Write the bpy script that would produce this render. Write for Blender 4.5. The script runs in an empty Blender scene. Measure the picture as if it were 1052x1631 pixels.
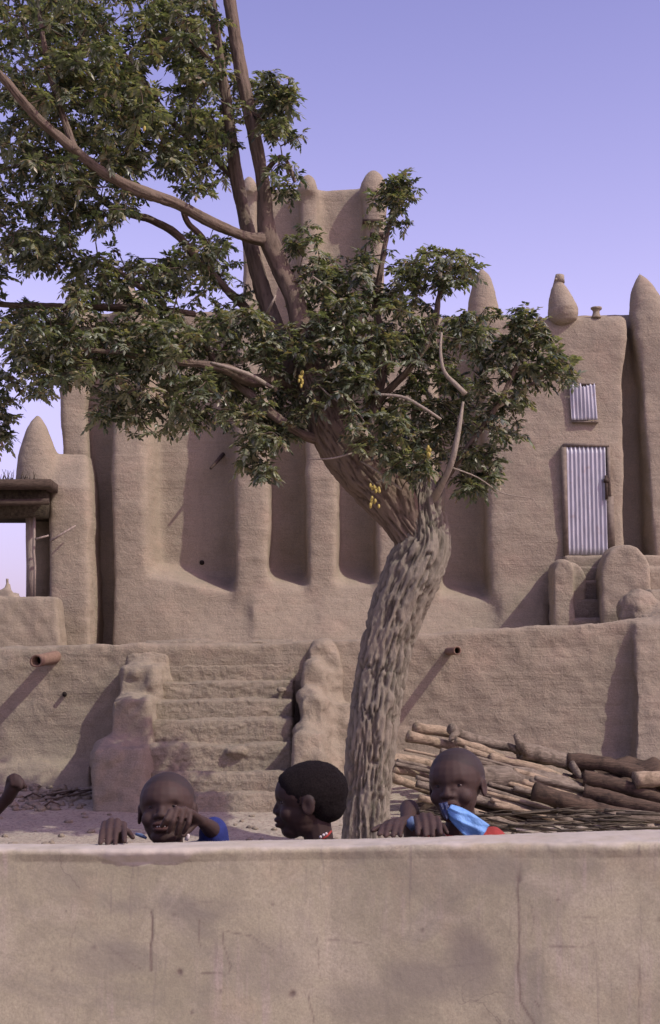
import bpy, math, random
import numpy as np
from mathutils import Vector, Matrix

R = math.radians
scene = bpy.context.scene
# ------------------------------------------------------------------ camera, sky, sun, exposure
EYE = 1.6
FPX = 2200.0                      # focal length in photo pixels (photo 1052 x 1631)
PITCH = math.atan((1100 - 815.5) / FPX)
cam_d = bpy.data.cameras.new('camera')
cam = bpy.data.objects.new('camera', cam_d)
scene.collection.objects.link(cam)
cam.location = (0, 0, EYE)
cam.rotation_euler = (R(90) + PITCH, 0, 0)
cam_d.sensor_fit = 'VERTICAL'
cam_d.sensor_height = 36
cam_d.lens = FPX / 1631 * 36
cam_d.clip_end = 2000
cam_d.dof.use_dof = True
cam_d.dof.focus_distance = 9
cam_d.dof.aperture_fstop = 16
scene.camera = cam

SUN_TO = Vector((0.70, -0.43, 0.86)).normalized()      # towards the sun
SUN_EL = math.asin(SUN_TO.z)
SUN_ROT = math.atan2(SUN_TO.x, SUN_TO.y)
world = bpy.data.worlds.new('World')
scene.world = world
world.use_nodes = True
wn = world.node_tree
wn.nodes.clear()
sky = wn.nodes.new('ShaderNodeTexSky')
sky.sky_type = 'NISHITA'
sky.sun_disc = False
sky.sun_elevation = SUN_EL
sky.sun_rotation = SUN_ROT
sky.air_density = 1.0
sky.dust_density = 1.6
sky.ozone_density = 2.0
tint = wn.nodes.new('ShaderNodeMix')
tint.data_type = 'RGBA'
tint.blend_type = 'MULTIPLY'
tint.inputs[0].default_value = 1.0
tint.inputs[7].default_value = (2.75, 1.68, 1.85, 1)
bg = wn.nodes.new('ShaderNodeBackground')
bg.inputs[1].default_value = 0.15
wo = wn.nodes.new('ShaderNodeOutputWorld')
wn.links.new(sky.outputs[0], tint.inputs[6])
# paler towards the horizon, deeper overhead, all the way round
wtc = wn.nodes.new('ShaderNodeTexCoord'); wsx = wn.nodes.new('ShaderNodeSeparateXYZ'); wrp = wn.nodes.new('ShaderNodeValToRGB')
wn.links.new(wtc.outputs['Generated'], wsx.inputs[0]); wn.links.new(wsx.outputs[2], wrp.inputs[0])
while len(wrp.color_ramp.elements) < 4: wrp.color_ramp.elements.new(0.5)
for k_, (p_, c_) in enumerate([(0.0, (.35, .41, .56)), (0.25, (0.94, .93, .96)), (0.46, (.72, .74, .85)), (1.0, (.58, .64, .82))]):
    wrp.color_ramp.elements[k_].position = p_; wrp.color_ramp.elements[k_].color = (*c_, 1)
tint2 = wn.nodes.new('ShaderNodeMix'); tint2.data_type = 'RGBA'; tint2.blend_type = 'MULTIPLY'; tint2.inputs[0].default_value = 1.0
wn.links.new(tint.outputs[2], tint2.inputs[6]); wn.links.new(wrp.outputs[0], tint2.inputs[7])
wn.links.new(tint2.outputs[2], bg.inputs[0])
wn.links.new(bg.outputs[0], wo.inputs[0])

sun_d = bpy.data.lights.new('sun', 'SUN')
sun_d.energy = 3.6
sun_d.angle = R(0.6)
sun_d.color = (1.0, 0.965, 0.88)
sun = bpy.data.objects.new('sun', sun_d)
scene.collection.objects.link(sun)
sun.rotation_euler = SUN_TO.to_track_quat('Z', 'Y').to_euler()
sun.location = (10, -8, 14)

scene.view_settings.view_transform = 'Standard'
scene.view_settings.look = 'None'
scene.view_settings.gamma = 1
scene.view_settings.exposure = -0.12
scene.view_settings.use_curve_mapping = False
scene.render.engine = 'CYCLES'
scene.cycles.use_denoising = True
scene.cycles.max_bounces = 6
scene.cycles.filter_width = 1.5

# ------------------------------------------------------------------ helpers
cp, sp_ = math.cos(PITCH), math.sin(PITCH)
def P(px, py, Y):
    """the place at distance Y that a photo pixel shows"""
    u = (px - 526) / FPX; v = -(py - 815.5) / FPX
    ry = cp - v * sp_; rz = sp_ + v * cp
    t = Y / ry
    return Vector((u * t, Y, EYE + rz * t))
def X(px, Y, py=900): return P(px, py, Y).x
def Z(py, Y): return P(526, py, Y).z

def hash3(ix, iy, iz, seed):
    h = (ix * 374761393 + iy * 668265263 + iz * 2147483647 + seed * 974711) & 0xffffffff
    h = ((h ^ (h >> 13)) * 1274126177) & 0xffffffff
    h = ((h ^ (h >> 16)) * 2246822519) & 0xffffffff
    return ((h ^ (h >> 15)) & 0xffffff) / float(0xffffff)
def vnoise(p, seed=0):
    p = np.asarray(p, dtype=np.float64)
    i = np.floor(p).astype(np.int64); f = p - i
    f = f * f * (3 - 2 * f)
    out = 0
    for dx in (0, 1):
        wx = f[:, 0] if dx else 1 - f[:, 0]
        for dy in (0, 1):
            wy = f[:, 1] if dy else 1 - f[:, 1]
            for dz in (0, 1):
                wz = f[:, 2] if dz else 1 - f[:, 2]
                out = out + wx * wy * wz * hash3(i[:, 0] + dx, i[:, 1] + dy, i[:, 2] + dz, seed)
    return out * 2 - 1
def fbm(p, freq=1.0, octv=4, seed=0, scale=(1, 1, 1)):
    p = np.asarray(p, dtype=np.float64) * freq * np.array(scale)
    a, s, t = 1.0, 0, 0
    for o in range(octv):
        s = s + a * vnoise(p + 17.3 * o, seed + o); t += a
        a *= 0.5; p = p * 2.03
    return s / t

def prim_hex(p8):
    """corners: bottom front-left, front-right, back-right, back-left, then the same on top"""
    return np.array([tuple(p) for p in p8]), [(0, 3, 2, 1), (4, 5, 6, 7), (0, 1, 5, 4), (1, 2, 6, 5), (2, 3, 7, 6), (3, 0, 4, 7)]
def box(x0, x1, y0, y1, z0, z1):
    return prim_hex([(x0, y0, z0), (x1, y0, z0), (x1, y1, z0), (x0, y1, z0), (x0, y0, z1), (x1, y0, z1), (x1, y1, z1), (x0, y1, z1)])
def pil(xlb, xrb, pyb, xlt, xrt, pyt, Yfb, Yft, Yb, sl=0.0, sr=0.0):
    """mud pillar: front corners from photo pixels, sl/sr = how much wider the root is at left/right"""
    a = P(xlb, pyb, Yfb); b = P(xrb, pyb, Yfb); c = P(xlt, pyt, Yft); d = P(xrt, pyt, Yft)
    return prim_hex([a, b, (b.x + sr, Yb, b.z), (a.x - sl, Yb, a.z), c, d, (d.x + sr, Yb, d.z), (c.x - sl, Yb, c.z)])
def ell(c, r, rot=None, n=14):
    m = n // 2 + 1
    V = [(0, 0, 1)]
    for i in range(1, m):
        th = math.pi * i / m
        for j in range(n):
            ph = 2 * math.pi * j / n
            V.append((math.sin(th) * math.cos(ph), math.sin(th) * math.sin(ph), math.cos(th)))
    V.append((0, 0, -1))
    F = []
    for j in range(n):
        F.append((0, 1 + j, 1 + (j + 1) % n))
        for i in range(m - 2):
            a = 1 + i * n + j; b = 1 + i * n + (j + 1) % n
            F.append((a, a + n, b + n, b))
        F.append((len(V) - 1, 1 + (m - 2) * n + (j + 1) % n, 1 + (m - 2) * n + j))
    V = np.array(V) * np.array(r if hasattr(r, '__len__') else (r, r, r))
    if rot is not None: V = V @ np.array(rot).T
    return V + np.array(tuple(c)), F
def tube(pts, rads, n=10, cap=True, flat=1.0):
    """swept tube through points"""
    pts = [Vector(p) for p in pts]
    V = []; F = []
    up = None
    for i, p in enumerate(pts):
        t = (pts[min(i + 1, len(pts) - 1)] - pts[max(i - 1, 0)]).normalized()
        if up is None:
            up = t.cross(Vector((0.31, 0.9, 0.2))).normalized()
        up = (up - t * up.dot(t)).normalized()
        w = t.cross(up)
        for j in range(n):
            a = 2 * math.pi * j / n
            V.append(p + (up * math.cos(a) + w * math.sin(a) * flat) * rads[i])
    for i in range(len(pts) - 1):
        for j in range(n):
            a = i * n + j; b = i * n + (j + 1) % n
            F.append((a, b, b + n, a + n))
    if cap:
        F.append(tuple(range(n - 1, -1, -1)))
        k = (len(pts) - 1) * n
        F.append(tuple(range(k, k + n)))
    return np.array([tuple(v) for v in V]), F
def capsule(a, ra, b, rb, n=12):
    a = Vector(a); b = Vector(b); d = (b - a).normalized()
    pts = []; rr = []
    for k in (0.05, 0.35, 0.75, 1.0):
        pts.append(a - d * ra * math.cos(k * math.pi / 2)); rr.append(ra * math.sin(k * math.pi / 2))
    for k in (1.0, 0.75, 0.35, 0.05):
        pts.append(b + d * rb * math.cos(k * math.pi / 2)); rr.append(rb * math.sin(k * math.pi / 2))
    return tube(pts, rr, n)
def smooth_path(pts, step):
    """Catmull-Rom through rows (x,y,z,r)"""
    A = np.array(pts, dtype=float)
    out = []
    for i in range(len(A) - 1):
        p0 = A[max(i - 1, 0)]; p1 = A[i]; p2 = A[i + 1]; p3 = A[min(i + 2, len(A) - 1)]
        L = np.linalg.norm(p2[:3] - p1[:3]); n = max(1, int(L / step))
        for k in range(n):
            t = k / n
            out.append(0.5 * ((2 * p1) + (-p0 + p2) * t + (2 * p0 - 5 * p1 + 4 * p2 - p3) * t * t + (-p0 + 3 * p1 - 3 * p2 + p3) * t ** 3))
    out.append(A[-1])
    return np.array(out)
def join(prims):
    V = []; F = []; o = 0
    for v, f in prims:
        V.append(v); F += [tuple(i + o for i in t) for t in f]; o += len(v)
    return np.concatenate(V), F

def raw_mesh(name, V, F, smooth=True):
    me = bpy.data.meshes.new(name)
    me.from_pydata([tuple(v) for v in V], [], [tuple(f) for f in F])
    if smooth: me.polygons.foreach_set('use_smooth', [True] * len(me.polygons))
    me.update()
    return me
def put(name, me, mat=None, parent=None, **props):
    o = bpy.data.objects.new(name, me)
    scene.collection.objects.link(o)
    if mat is not None and me is not None and not me.materials: me.materials.append(mat)
    if parent is not None:
        o.parent = parent
        o.matrix_parent_inverse = Matrix.Translation(-parent.location)
    for k, v in props.items(): o[k] = v
    return o
def obj(name, prims, mat, parent=None, smooth=True, **props):
    V, F = join(prims) if isinstance(prims, list) else prims
    return put(name, raw_mesh(name, V, F, smooth), mat, parent, **props)
def empty(name, loc, label, cat, **props):
    o = bpy.data.objects.new(name, None)
    scene.collection.objects.link(o)
    o.location = loc
    o['label'] = label; o['category'] = cat
    for k, v in props.items(): o[k] = v
    return o

def remesh(prims, voxel, smooth=6, factor=0.5):
    V, F = join(prims)
    me = raw_mesh('t', V, F)
    o = bpy.data.objects.new('t', me)
    scene.collection.objects.link(o)
    m = o.modifiers.new('r', 'REMESH'); m.mode = 'VOXEL'; m.voxel_size = voxel
    if smooth:
        s = o.modifiers.new('s', 'SMOOTH'); s.iterations = smooth; s.factor = factor
    dg = bpy.context.evaluated_depsgraph_get()
    ev = o.evaluated_get(dg); em = ev.to_mesh()
    nv = len(em.vertices); V = np.empty(nv * 3); em.vertices.foreach_get('co', V); V = V.reshape(-1, 3)
    nl = len(em.loops); L = np.empty(nl, dtype=np.int64); em.loops.foreach_get('vertex_index', L)
    npl = len(em.polygons); S = np.empty(npl, dtype=np.int64); T = np.empty(npl, dtype=np.int64)
    em.polygons.foreach_get('loop_start', S); em.polygons.foreach_get('loop_total', T)
    quad = T == 4
    F = L[S[quad][:, None] + np.arange(4)]
    tri = S[T == 3]
    if len(tri):
        t3 = L[tri[:, None] + np.arange(3)]
        F = np.concatenate([F, np.concatenate([t3, t3[:, 2:3]], axis=1)])
    ev.to_mesh_clear()
    bpy.data.objects.remove(o); bpy.data.meshes.remove(me)
    return V, F
def vnormals(V, F):
    a = V[F[:, 2]] - V[F[:, 0]]; b = V[F[:, 3]] - V[F[:, 1]]
    n = np.cross(a, b)
    deg = F[:, 2] == F[:, 3]
    n[deg] = np.cross(V[F[deg, 1]] - V[F[deg, 0]], V[F[deg, 2]] - V[F[deg, 0]])
    N = np.zeros_like(V)
    for k in range(4): np.add.at(N, F[:, k], n)
    return N / np.maximum(np.linalg.norm(N, axis=1, keepdims=True), 1e-12)
def displace(V, F, layers):
    for amp, freq, octv, seed, scl in layers:
        N = vnormals(V, F)
        V = V + N * (fbm(V, freq, octv, seed, scl) * amp)[:, None]
    return V
def qmesh(name, V, F, N=None, keep=None):
    """mesh from quads (numpy); keep = face mask; N = normals shared with the neighbours that were split off"""
    if keep is not None: F = F[keep]
    idx, inv = np.unique(F, return_inverse=True)
    F2 = inv.reshape(F.shape); V2 = V[idx]
    me = bpy.data.meshes.new(name)
    deg = F2[:, 2] == F2[:, 3]
    faces = F2.tolist()
    if deg.any(): faces = [f[:3] if f[2] == f[3] else f for f in faces]
    me.from_pydata(V2.tolist(), [], faces)
    me.polygons.foreach_set('use_smooth', [True] * len(me.polygons))
    me.update()
    if N is not None: me.normals_split_custom_set_from_vertices(N[idx].tolist())
    return me
def centres(V, F): return V[F].mean(axis=1)
def split_parts(V, F, classes, mat, parent):
    """classes: list of (name, mask, label or None); first match wins"""
    N = vnormals(V, F)
    left = np.ones(len(F), dtype=bool)
    out = []
    for name, mask, lab in classes:
        k = mask & left
        left &= ~k
        if not k.any(): continue
        o = put(name, qmesh(name, V, F, N, k), mat, parent)
        if lab: o['label'] = lab
        out.append(o)
    return out

# ------------------------------------------------------------------ materials
class NT:
    def __init__(s, name):
        s.m = bpy.data.materials.new(name); s.m.use_nodes = True
        s.t = s.m.node_tree; s.t.nodes.clear()
        s.out = s.n('ShaderNodeOutputMaterial')
        s.b = s.n('ShaderNodeBsdfPrincipled')
        s.l(s.b.outputs[0], s.out.inputs[0])
        s.geo = s.n('ShaderNodeNewGeometry')
        s.tc = s.n('ShaderNodeTexCoord')
    def n(s, t): return s.t.nodes.new(t)
    def l(s, a, b): s.t.links.new(a, b)
    def coord(s, scale=(1, 1, 1), src=None, rot=(0, 0, 0)):
        m = s.n('ShaderNodeMapping'); m.inputs['Scale'].default_value = scale; m.inputs['Rotation'].default_value = rot
        s.l(src or s.geo.outputs['Position'], m.inputs[0]); return m.outputs[0]
    def noise(s, scale, detail=5, rough=0.55, vec=None, dist=0.0):
        n = s.n('ShaderNodeTexNoise'); n.inputs['Scale'].default_value = scale
        n.inputs['Detail'].default_value = detail; n.inputs['Roughness'].default_value = rough
        n.inputs['Distortion'].default_value = dist
        s.l(vec or s.geo.outputs['Position'], n.inputs['Vector']); return n.outputs['Fac']
    def ramp(s, fac, stops, interp='LINEAR'):
        r = s.n('ShaderNodeValToRGB'); r.color_ramp.interpolation = interp
        e = r.color_ramp.elements
        while len(e) < len(stops): e.new(0.5)
        for k, (p, c) in enumerate(stops):
            e[k].position = p; e[k].color = (*c, 1) if len(c) == 3 else c
        s.l(fac, r.inputs[0]); return r.outputs[0]
    def mix(s, f, a, b, mode='MIX'):
        m = s.n('ShaderNodeMix'); m.data_type = 'RGBA'; m.blend_type = mode
        if isinstance(f, (int, float)): m.inputs[0].default_value = f
        else: s.l(f, m.inputs[0])
        for k, v in ((6, a), (7, b)):
            if isinstance(v, tuple): m.inputs[k].default_value = (*v[:3], 1)
            else: s.l(v, m.inputs[k])
        return m.outputs[2]
    def math(s, op, a, b=0.0):
        m = s.n('ShaderNodeMath'); m.operation = op
        for k, v in ((0, a), (1, b)):
            if isinstance(v, (int, float)): m.inputs[k].default_value = v
            else: s.l(v, m.inputs[k])
        return m.outputs[0]
    def bump(s, h, strength, dist, prev=None):
        b = s.n('ShaderNodeBump'); b.inputs['Strength'].default_value = strength; b.inputs['Distance'].default_value = dist
        s.l(h, b.inputs['Height'])
        if prev is not None: s.l(prev, b.inputs['Normal'])
        return b.outputs[0]
    def finish(s, col, rough=0.9, normal=None, spec=0.2):
        if isinstance(col, tuple): s.b.inputs['Base Color'].default_value = (*col[:3], 1)
        else: s.l(col, s.b.inputs['Base Color'])
        if isinstance(rough, (int, float)): s.b.inputs['Roughness'].default_value = rough
        else: s.l(rough, s.b.inputs['Roughness'])
        s.b.inputs['Specular IOR Level'].default_value = spec
        if normal is not None: s.l(normal, s.b.inputs['Normal'])
        return s.m

def g(c, k): return tuple(x * k for x in c)
MUD = (0.328, 0.280, 0.200)
def mud_mat(name, base=MUD, bands=0.5, streak=0.0, grain=1.0, straw=0.35):
    s = NT(name)
    pos = s.coord((1, 1, 1))
    big = s.noise(0.8, 5, 0.6, pos, 0.6)
    col = s.mix(s.ramp(big, [(0.32, (0, 0, 0)), (0.7, (1, 1, 1))]), g(base, 0.86), tuple(b * k for b, k in zip(base, (1.12, 1.08, 1.07))))
    mid = s.noise(5.5, 6, 0.65, pos, 0.4)
    col = s.mix(s.ramp(mid, [(0.35, (0, 0, 0)), (0.65, (1, 1, 1))]), s.mix(0.8, col, g(base, 0.84)), col)
    dk = s.ramp(s.noise(2.3, 6, 0.7, s.coord((1.4, 1.4, 0.7)), 0.9), [(0.5, (0, 0, 0)), (0.64, (1, 1, 1))])
    col = s.mix(s.math('MULTIPLY', dk, 0.45), col, g(base, 0.62))
    li = s.noise(1.0, 5, 0.7, s.coord((3.5, 3.5, 42)))
    col = s.mix(s.math('MULTIPLY', s.ramp(li, [(0.5, (0, 0, 0)), (0.62, (1, 1, 1))]), 0.34), col, g(base, 0.6))
    # pinkish patches of newer plaster
    pk = s.ramp(s.noise(1.7, 3, 0.5, s.coord((1, 1, 1.4))), [(0.52, (0, 0, 0)), (0.72, (1, 1, 1))])
    col = s.mix(s.math('MULTIPLY', pk, 0.45), col, (base[0] * 1.2, base[1] * 1.05, base[2] * 1.05))
    if streak:
        st = s.noise(1.0, 4, 0.6, s.coord((9, 9, 0.55)))
        stm = s.ramp(st, [(0.45, (0, 0, 0)), (0.68, (1, 1, 1))])
        col = s.mix(s.math('MULTIPLY', stm, streak), col, g(base, 0.62))
    fine = s.noise(60, 4, 0.7, pos)
    col = s.mix(s.ramp(fine, [(0.3, (0, 0, 0)), (0.7, (1, 1, 1))]), s.mix(0.6, col, g(base, 0.55)), s.mix(0.16, col, g(base, 1.6)))
    # chopped straw and pebbles, paler flecks
    vo = s.n('ShaderNodeTexVoronoi'); vo.inputs['Scale'].default_value = 34
    s.l(s.coord((1, 1, 0.6)), vo.inputs['Vector'])
    fl = s.ramp(vo.outputs['Distance'], [(0.08, (1, 1, 1)), (0.16, (0, 0, 0))])
    flk = s.math('MULTIPLY', fl, s.ramp(s.noise(3.5, 3), [(0.45, (0, 0, 0)), (0.62, (1, 1, 1))]))
    col = s.mix(s.math('MULTIPLY', flk, straw), col, g(base, 1.55))
    nb = s.bump(s.noise(150, 3, 0.6, pos), 0.35 * grain, 0.004)
    nb = s.bump(s.noise(38, 5, 0.7, pos), 0.7 * grain, 0.012, nb)
    nb = s.bump(s.noise(8, 4, 0.6, pos, 0.5), 0.5 * grain, 0.03, nb)
    if bands:
        bz = s.noise(1.0, 4, 0.55, s.coord((1.1, 1.1, 15), rot=(0, R(1.2), 0)), 0.4)
        nb = s.bump(bz, bands, 0.03, nb)
    nb = s.bump(li, 0.35, 0.01, nb)
    nb = s.bump(fl, 0.3, 0.006, nb)
    return s.finish(col, 0.95, nb, 0.12)

M = {}
M['facade'] = mud_mat('facade_mud', bands=0.28, grain=1.2)
M['terrace'] = mud_mat('terrace_mud', g(MUD, 0.93), bands=0.35, grain=1.3)
M['stair'] = mud_mat('stair_mud', g(MUD, 0.92), bands=0.4, grain=1.9, straw=0.8)
M['stained'] = mud_mat('stained_mud', g(MUD, 0.95), bands=0.2, streak=0.6)

def ground_mat():
    s = NT('dusty_ground')
    c = s.mix(s.ramp(s.noise(1.3, 5, 0.6), [(0.35, (0, 0, 0)), (0.65, (1, 1, 1))]), (0.30, 0.265, 0.195), (0.40, 0.35, 0.26))
    c = s.mix(s.ramp(s.noise(25, 5, 0.7), [(0.38, (1, 1, 1)), (0.5, (0, 0, 0))]), c, (0.22, 0.17, 0.135))
    nb = s.bump(s.noise(90, 4, 0.7), 0.5, 0.006)
    nb = s.bump(s.noise(14, 5, 0.65), 0.8, 0.03, nb)
    return s.finish(c, 0.95, nb, 0.1)
M['ground'] = ground_mat()

def parapet_mat():
    s = NT('rendered_wall')
    base = (0.33, 0.30, 0.205)
    pos = s.coord((1, 1, 1))
    big = s.noise(1.9, 6, 0.6, pos, 0.8)
    c = s.mix(s.ramp(big, [(0.3, (0, 0, 0)), (0.68, (1, 1, 1))]), (0.315, 0.290, 0.19), (0.47, 0.425, 0.285))
    # greyish damp patches
    pa = s.ramp(s.noise(2.6, 4, 0.6, s.coord((1, 1, 1.2)), 1.4), [(0.5, (0, 0, 0)), (0.66, (1, 1, 1))])
    c = s.mix(s.math('MULTIPLY', pa, 0.7), c, (0.225, 0.205, 0.162))
    # ochre blushes
    oc = s.ramp(s.noise(3.1, 3, 0.5, s.coord((1.3, 1, 1), rot=(0.3, 0.5, 0)), 0.6), [(0.55, (0, 0, 0)), (0.7, (1, 1, 1))])
    c = s.mix(s.math('MULTIPLY', oc, 0.6), c, (0.40, 0.315, 0.205))
    md = s.noise(8, 6, 0.7, s.coord((1.2, 1.2, 1)), 1.2)
    c = s.mix(s.math('MULTIPLY', s.ramp(md, [(0.47, (0, 0, 0)), (0.62, (1, 1, 1))]), 0.38), c, (0.25, 0.222, 0.155))
    m2 = s.noise(5, 6, 0.7, s.coord((1, 1, 1), rot=(1.2, 0.4, 0)), 0.8)
    c = s.mix(s.math('MULTIPLY', s.ramp(m2, [(0.52, (0, 0, 0)), (0.68, (1, 1, 1))]), 0.45), c, (0.50, 0.44, 0.33))
    # vertical run marks
    st = s.ramp(s.noise(1.0, 5, 0.65, s.coord((38, 38, 2.2))), [(0.52, (0, 0, 0)), (0.7, (1, 1, 1))])
    stm = s.math('MULTIPLY', st, s.ramp(s.noise(4, 3), [(0.5, (0, 0, 0)), (0.62, (1, 1, 1))]))
    c = s.mix(s.math('MULTIPLY', stm, 0.6), c, (0.47, 0.38, 0.33))
    st2 = s.ramp(s.noise(1.0, 5, 0.65, s.coord((55, 55, 3.5), rot=(0, 0.1, 0))), [(0.6, (0, 0, 0)), (0.72, (1, 1, 1))])
    c = s.mix(s.math('MULTIPLY', st2, 0.6), c, (0.2, 0.165, 0.14))
    # hairline crazing
    vo = s.n('ShaderNodeTexVoronoi'); vo.feature = 'DISTANCE_TO_EDGE'; vo.inputs['Scale'].default_value = 5.2
    wv = s.n('ShaderNodeVectorMath'); wv.operation = 'MULTIPLY_ADD'
    nz = s.n('ShaderNodeTexNoise'); nz.inputs['Scale'].default_value = 7; nz.inputs['Detail'].default_value = 5
    s.l(pos, nz.inputs['Vector']); s.l(nz.outputs['Color'], wv.inputs[0]); wv.inputs[1].default_value = (0.22, 0.22, 0.22); s.l(pos, wv.inputs[2])
    s.l(wv.outputs[0], vo.inputs['Vector'])
    cr = s.ramp(vo.outputs['Distance'], [(0.003, (1, 1, 1)), (0.011, (0, 0, 0))])
    crm = s.math('MULTIPLY', cr, s.ramp(s.noise(2.2, 3, 0.6, s.coord((1, 1, 1), rot=(1, 0, 0))), [(0.54, (0, 0, 0)), (0.6, (1, 1, 1))]))
    c = s.mix(s.math('MULTIPLY', crm, 0.65), c, (0.16, 0.125, 0.1))
    # dark specks
    v2 = s.n('ShaderNodeTexVoronoi'); v2.inputs['Scale'].default_value = 17
    s.l(pos, v2.inputs['Vector'])
    spk = s.ramp(v2.outputs['Distance'], [(0.05, (1, 1, 1)), (0.085, (0, 0, 0))])
    spm = s.math('MULTIPLY', spk, s.ramp(s.noise(2.9, 2), [(0.53, (0, 0, 0)), (0.57, (1, 1, 1))]))
    c = s.mix(s.math('MULTIPLY', spm, 0.6), c, (0.14, 0.11, 0.085))
    fine = s.noise(170, 4, 0.7, pos)
    c = s.mix(s.ramp(fine, [(0.3, (0, 0, 0)), (0.7, (1, 1, 1))]), s.mix(0.6, c, g(base, 0.6)), c)
    # built marks: cracks carry dirt, the worn rim is pale
    at = s.n('ShaderNodeAttribute'); at.attribute_name = 'crack'
    c = s.mix(s.math('MINIMUM', s.math('MULTIPLY', at.outputs['Fac'], 1.3), 0.92), c, (0.15, 0.115, 0.09))
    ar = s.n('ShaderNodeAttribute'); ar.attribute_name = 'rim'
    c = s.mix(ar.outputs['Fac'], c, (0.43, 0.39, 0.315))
    ad = s.n('ShaderNodeAttribute'); ad.attribute_name = 'damp'
    c = s.mix(ad.outputs['Fac'], c, (0.20, 0.178, 0.14))
    rr = s.math('ADD', 0.4, s.math('MULTIPLY', ar.outputs['Fac'], 0.9))
    nb = s.bump(s.noise(260, 3, 0.6, pos), 0.25, 0.0012)
    nb = s.bump(s.noise(70, 5, 0.65, pos), 0.35, 0.003, nb)
    nb = s.bump(s.noise(11, 5, 0.55, pos, 0.6), 0.22, 0.010, nb)
    nb = s.bump(st, 0.10, 0.002, nb)
    return s.finish(c, 0.85, nb, 0.25)
M['parapet'] = parapet_mat()

def bark_mat(name, a, b, sc=1.0, pale=0.0):
    s = NT(name)
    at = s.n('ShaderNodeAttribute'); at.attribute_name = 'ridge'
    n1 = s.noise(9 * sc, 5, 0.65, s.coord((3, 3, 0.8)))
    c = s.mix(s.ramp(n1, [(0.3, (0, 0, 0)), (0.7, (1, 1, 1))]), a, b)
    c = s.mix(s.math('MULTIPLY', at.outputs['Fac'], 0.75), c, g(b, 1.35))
    c = s.mix(s.ramp(s.noise(2.2 * sc, 4), [(0.5, (0, 0, 0)), (0.7, (1, 1, 1))]), c, s.mix(0.12, c, (0.24, 0.14, 0.09)))
    nb = s.bump(s.noise(55, 4, 0.7, s.coord((1, 1, 0.35))), 0.9, 0.012)
    nb = s.bump(s.noise(22, 4, 0.7, s.coord((1, 1, 0.5))), 0.45, 0.02, nb)
    return s.finish(c, 0.9, nb, 0.15)
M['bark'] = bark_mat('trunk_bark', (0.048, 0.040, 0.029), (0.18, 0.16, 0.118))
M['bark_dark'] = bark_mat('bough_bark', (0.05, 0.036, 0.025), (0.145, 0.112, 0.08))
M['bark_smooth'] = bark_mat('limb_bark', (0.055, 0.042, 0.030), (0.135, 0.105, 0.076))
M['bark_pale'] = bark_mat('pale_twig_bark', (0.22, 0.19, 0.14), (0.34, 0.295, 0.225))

def leaf_mat():
    s = NT('leaf')
    at = s.n('ShaderNodeAttribute'); at.attribute_name = 'tone'
    oi = s.n('ShaderNodeObjectInfo')
    f = s.math('FRACT', s.math('ADD', at.outputs['Fac'], s.math('MULTIPLY', oi.outputs['Random'], 0.35)))
    c = s.ramp(f, [(0.0, (0.042, 0.055, 0.038)), (0.3, (0.082, 0.104, 0.066)), (0.6, (0.145, 0.172, 0.105)), (0.86, (0.25, 0.265, 0.17)), (0.96, (0.31, 0.27, 0.17)), (1.0, (0.20, 0.14, 0.09))])
    s.finish(c, 0.38, None, 0.55)
    tr = s.n('ShaderNodeBsdfTranslucent')
    s.l(s.mix(1.0, c, (1.5, 1.6, 0.6), 'MULTIPLY'), tr.inputs[0])
    mx = s.n('ShaderNodeMixShader'); mx.inputs[0].default_value = 0.3
    s.l(s.b.outputs[0], mx.inputs[1]); s.l(tr.outputs[0], mx.inputs[2]); s.l(mx.outputs[0], s.out.inputs[0])
    return s.m
M['leaf'] = leaf_mat()
def plain(name, col, rough=0.8, nscale=20, var=0.2, bump=0.2, bd=0.004, spec=0.2, metal=0.0, stretch=(1, 1, 1)):
    s = NT(name)
    n = s.noise(nscale, 5, 0.6, s.coord(stretch, s.tc.outputs['Object']))
    c = s.mix(s.ramp(n, [(0.3, (0, 0, 0)), (0.7, (1, 1, 1))]), g(col, 1 - var), g(col, 1 + var))
    s.b.inputs['Metallic'].default_value = metal
    return s.finish(c, rough, s.bump(s.noise(nscale * 3, 4, 0.6, s.coord(stretch, s.tc.outputs['Object'])), bump, bd), spec)
M['yellow'] = plain('yellow_seed_pods', (0.38, 0.31, 0.08), 0.6)
M['clay'] = plain('fired_clay', (0.20, 0.13, 0.09), 0.85, 30)
M['hollow_shade'] = plain('dark_hollow', (0.02, 0.016, 0.013), 0.95, 30)  # near-black colour paints the shade inside vent holes and spouts
M['old_wood'] = plain('weathered_wood', (0.065, 0.048, 0.035), 0.9, 12, 0.4, 0.7, 0.01, stretch=(1, 1, 4))
M['grey_wood'] = plain('grey_post_wood', (0.26, 0.215, 0.175), 0.9, 14, 0.3, 0.6, 0.01, stretch=(3, 3, .5))
M['thatch'] = plain('dark_matting', (0.07, 0.058, 0.038), 0.95, 22, 0.5, 0.9, 0.02)
M['frame'] = plain('door_frame_wood', (0.17, 0.14, 0.105), 0.85, 15, 0.3, 0.5, 0.006)
def sheet_mat():
    s = NT('corrugated_zinc')
    n = s.noise(6, 5, 0.6, s.coord((3, 3, .6)))
    c = s.mix(s.ramp(n, [(0.35, (0, 0, 0)), (0.7, (1, 1, 1))]), (0.36, 0.36, 0.37), (0.50, 0.50, 0.52))
    rst = s.ramp(s.noise(9, 4, 0.6), [(0.6, (0, 0, 0)), (0.74, (1, 1, 1))])
    c = s.mix(s.math('MULTIPLY', rst, 0.5), c, (0.33, 0.22, 0.16))
    s.b.inputs['Metallic'].default_value = 0.25
    return s.finish(c, 0.5, s.bump(s.noise(60), 0.15, 0.003), 0.4)
M['zinc'] = sheet_mat()
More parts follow.
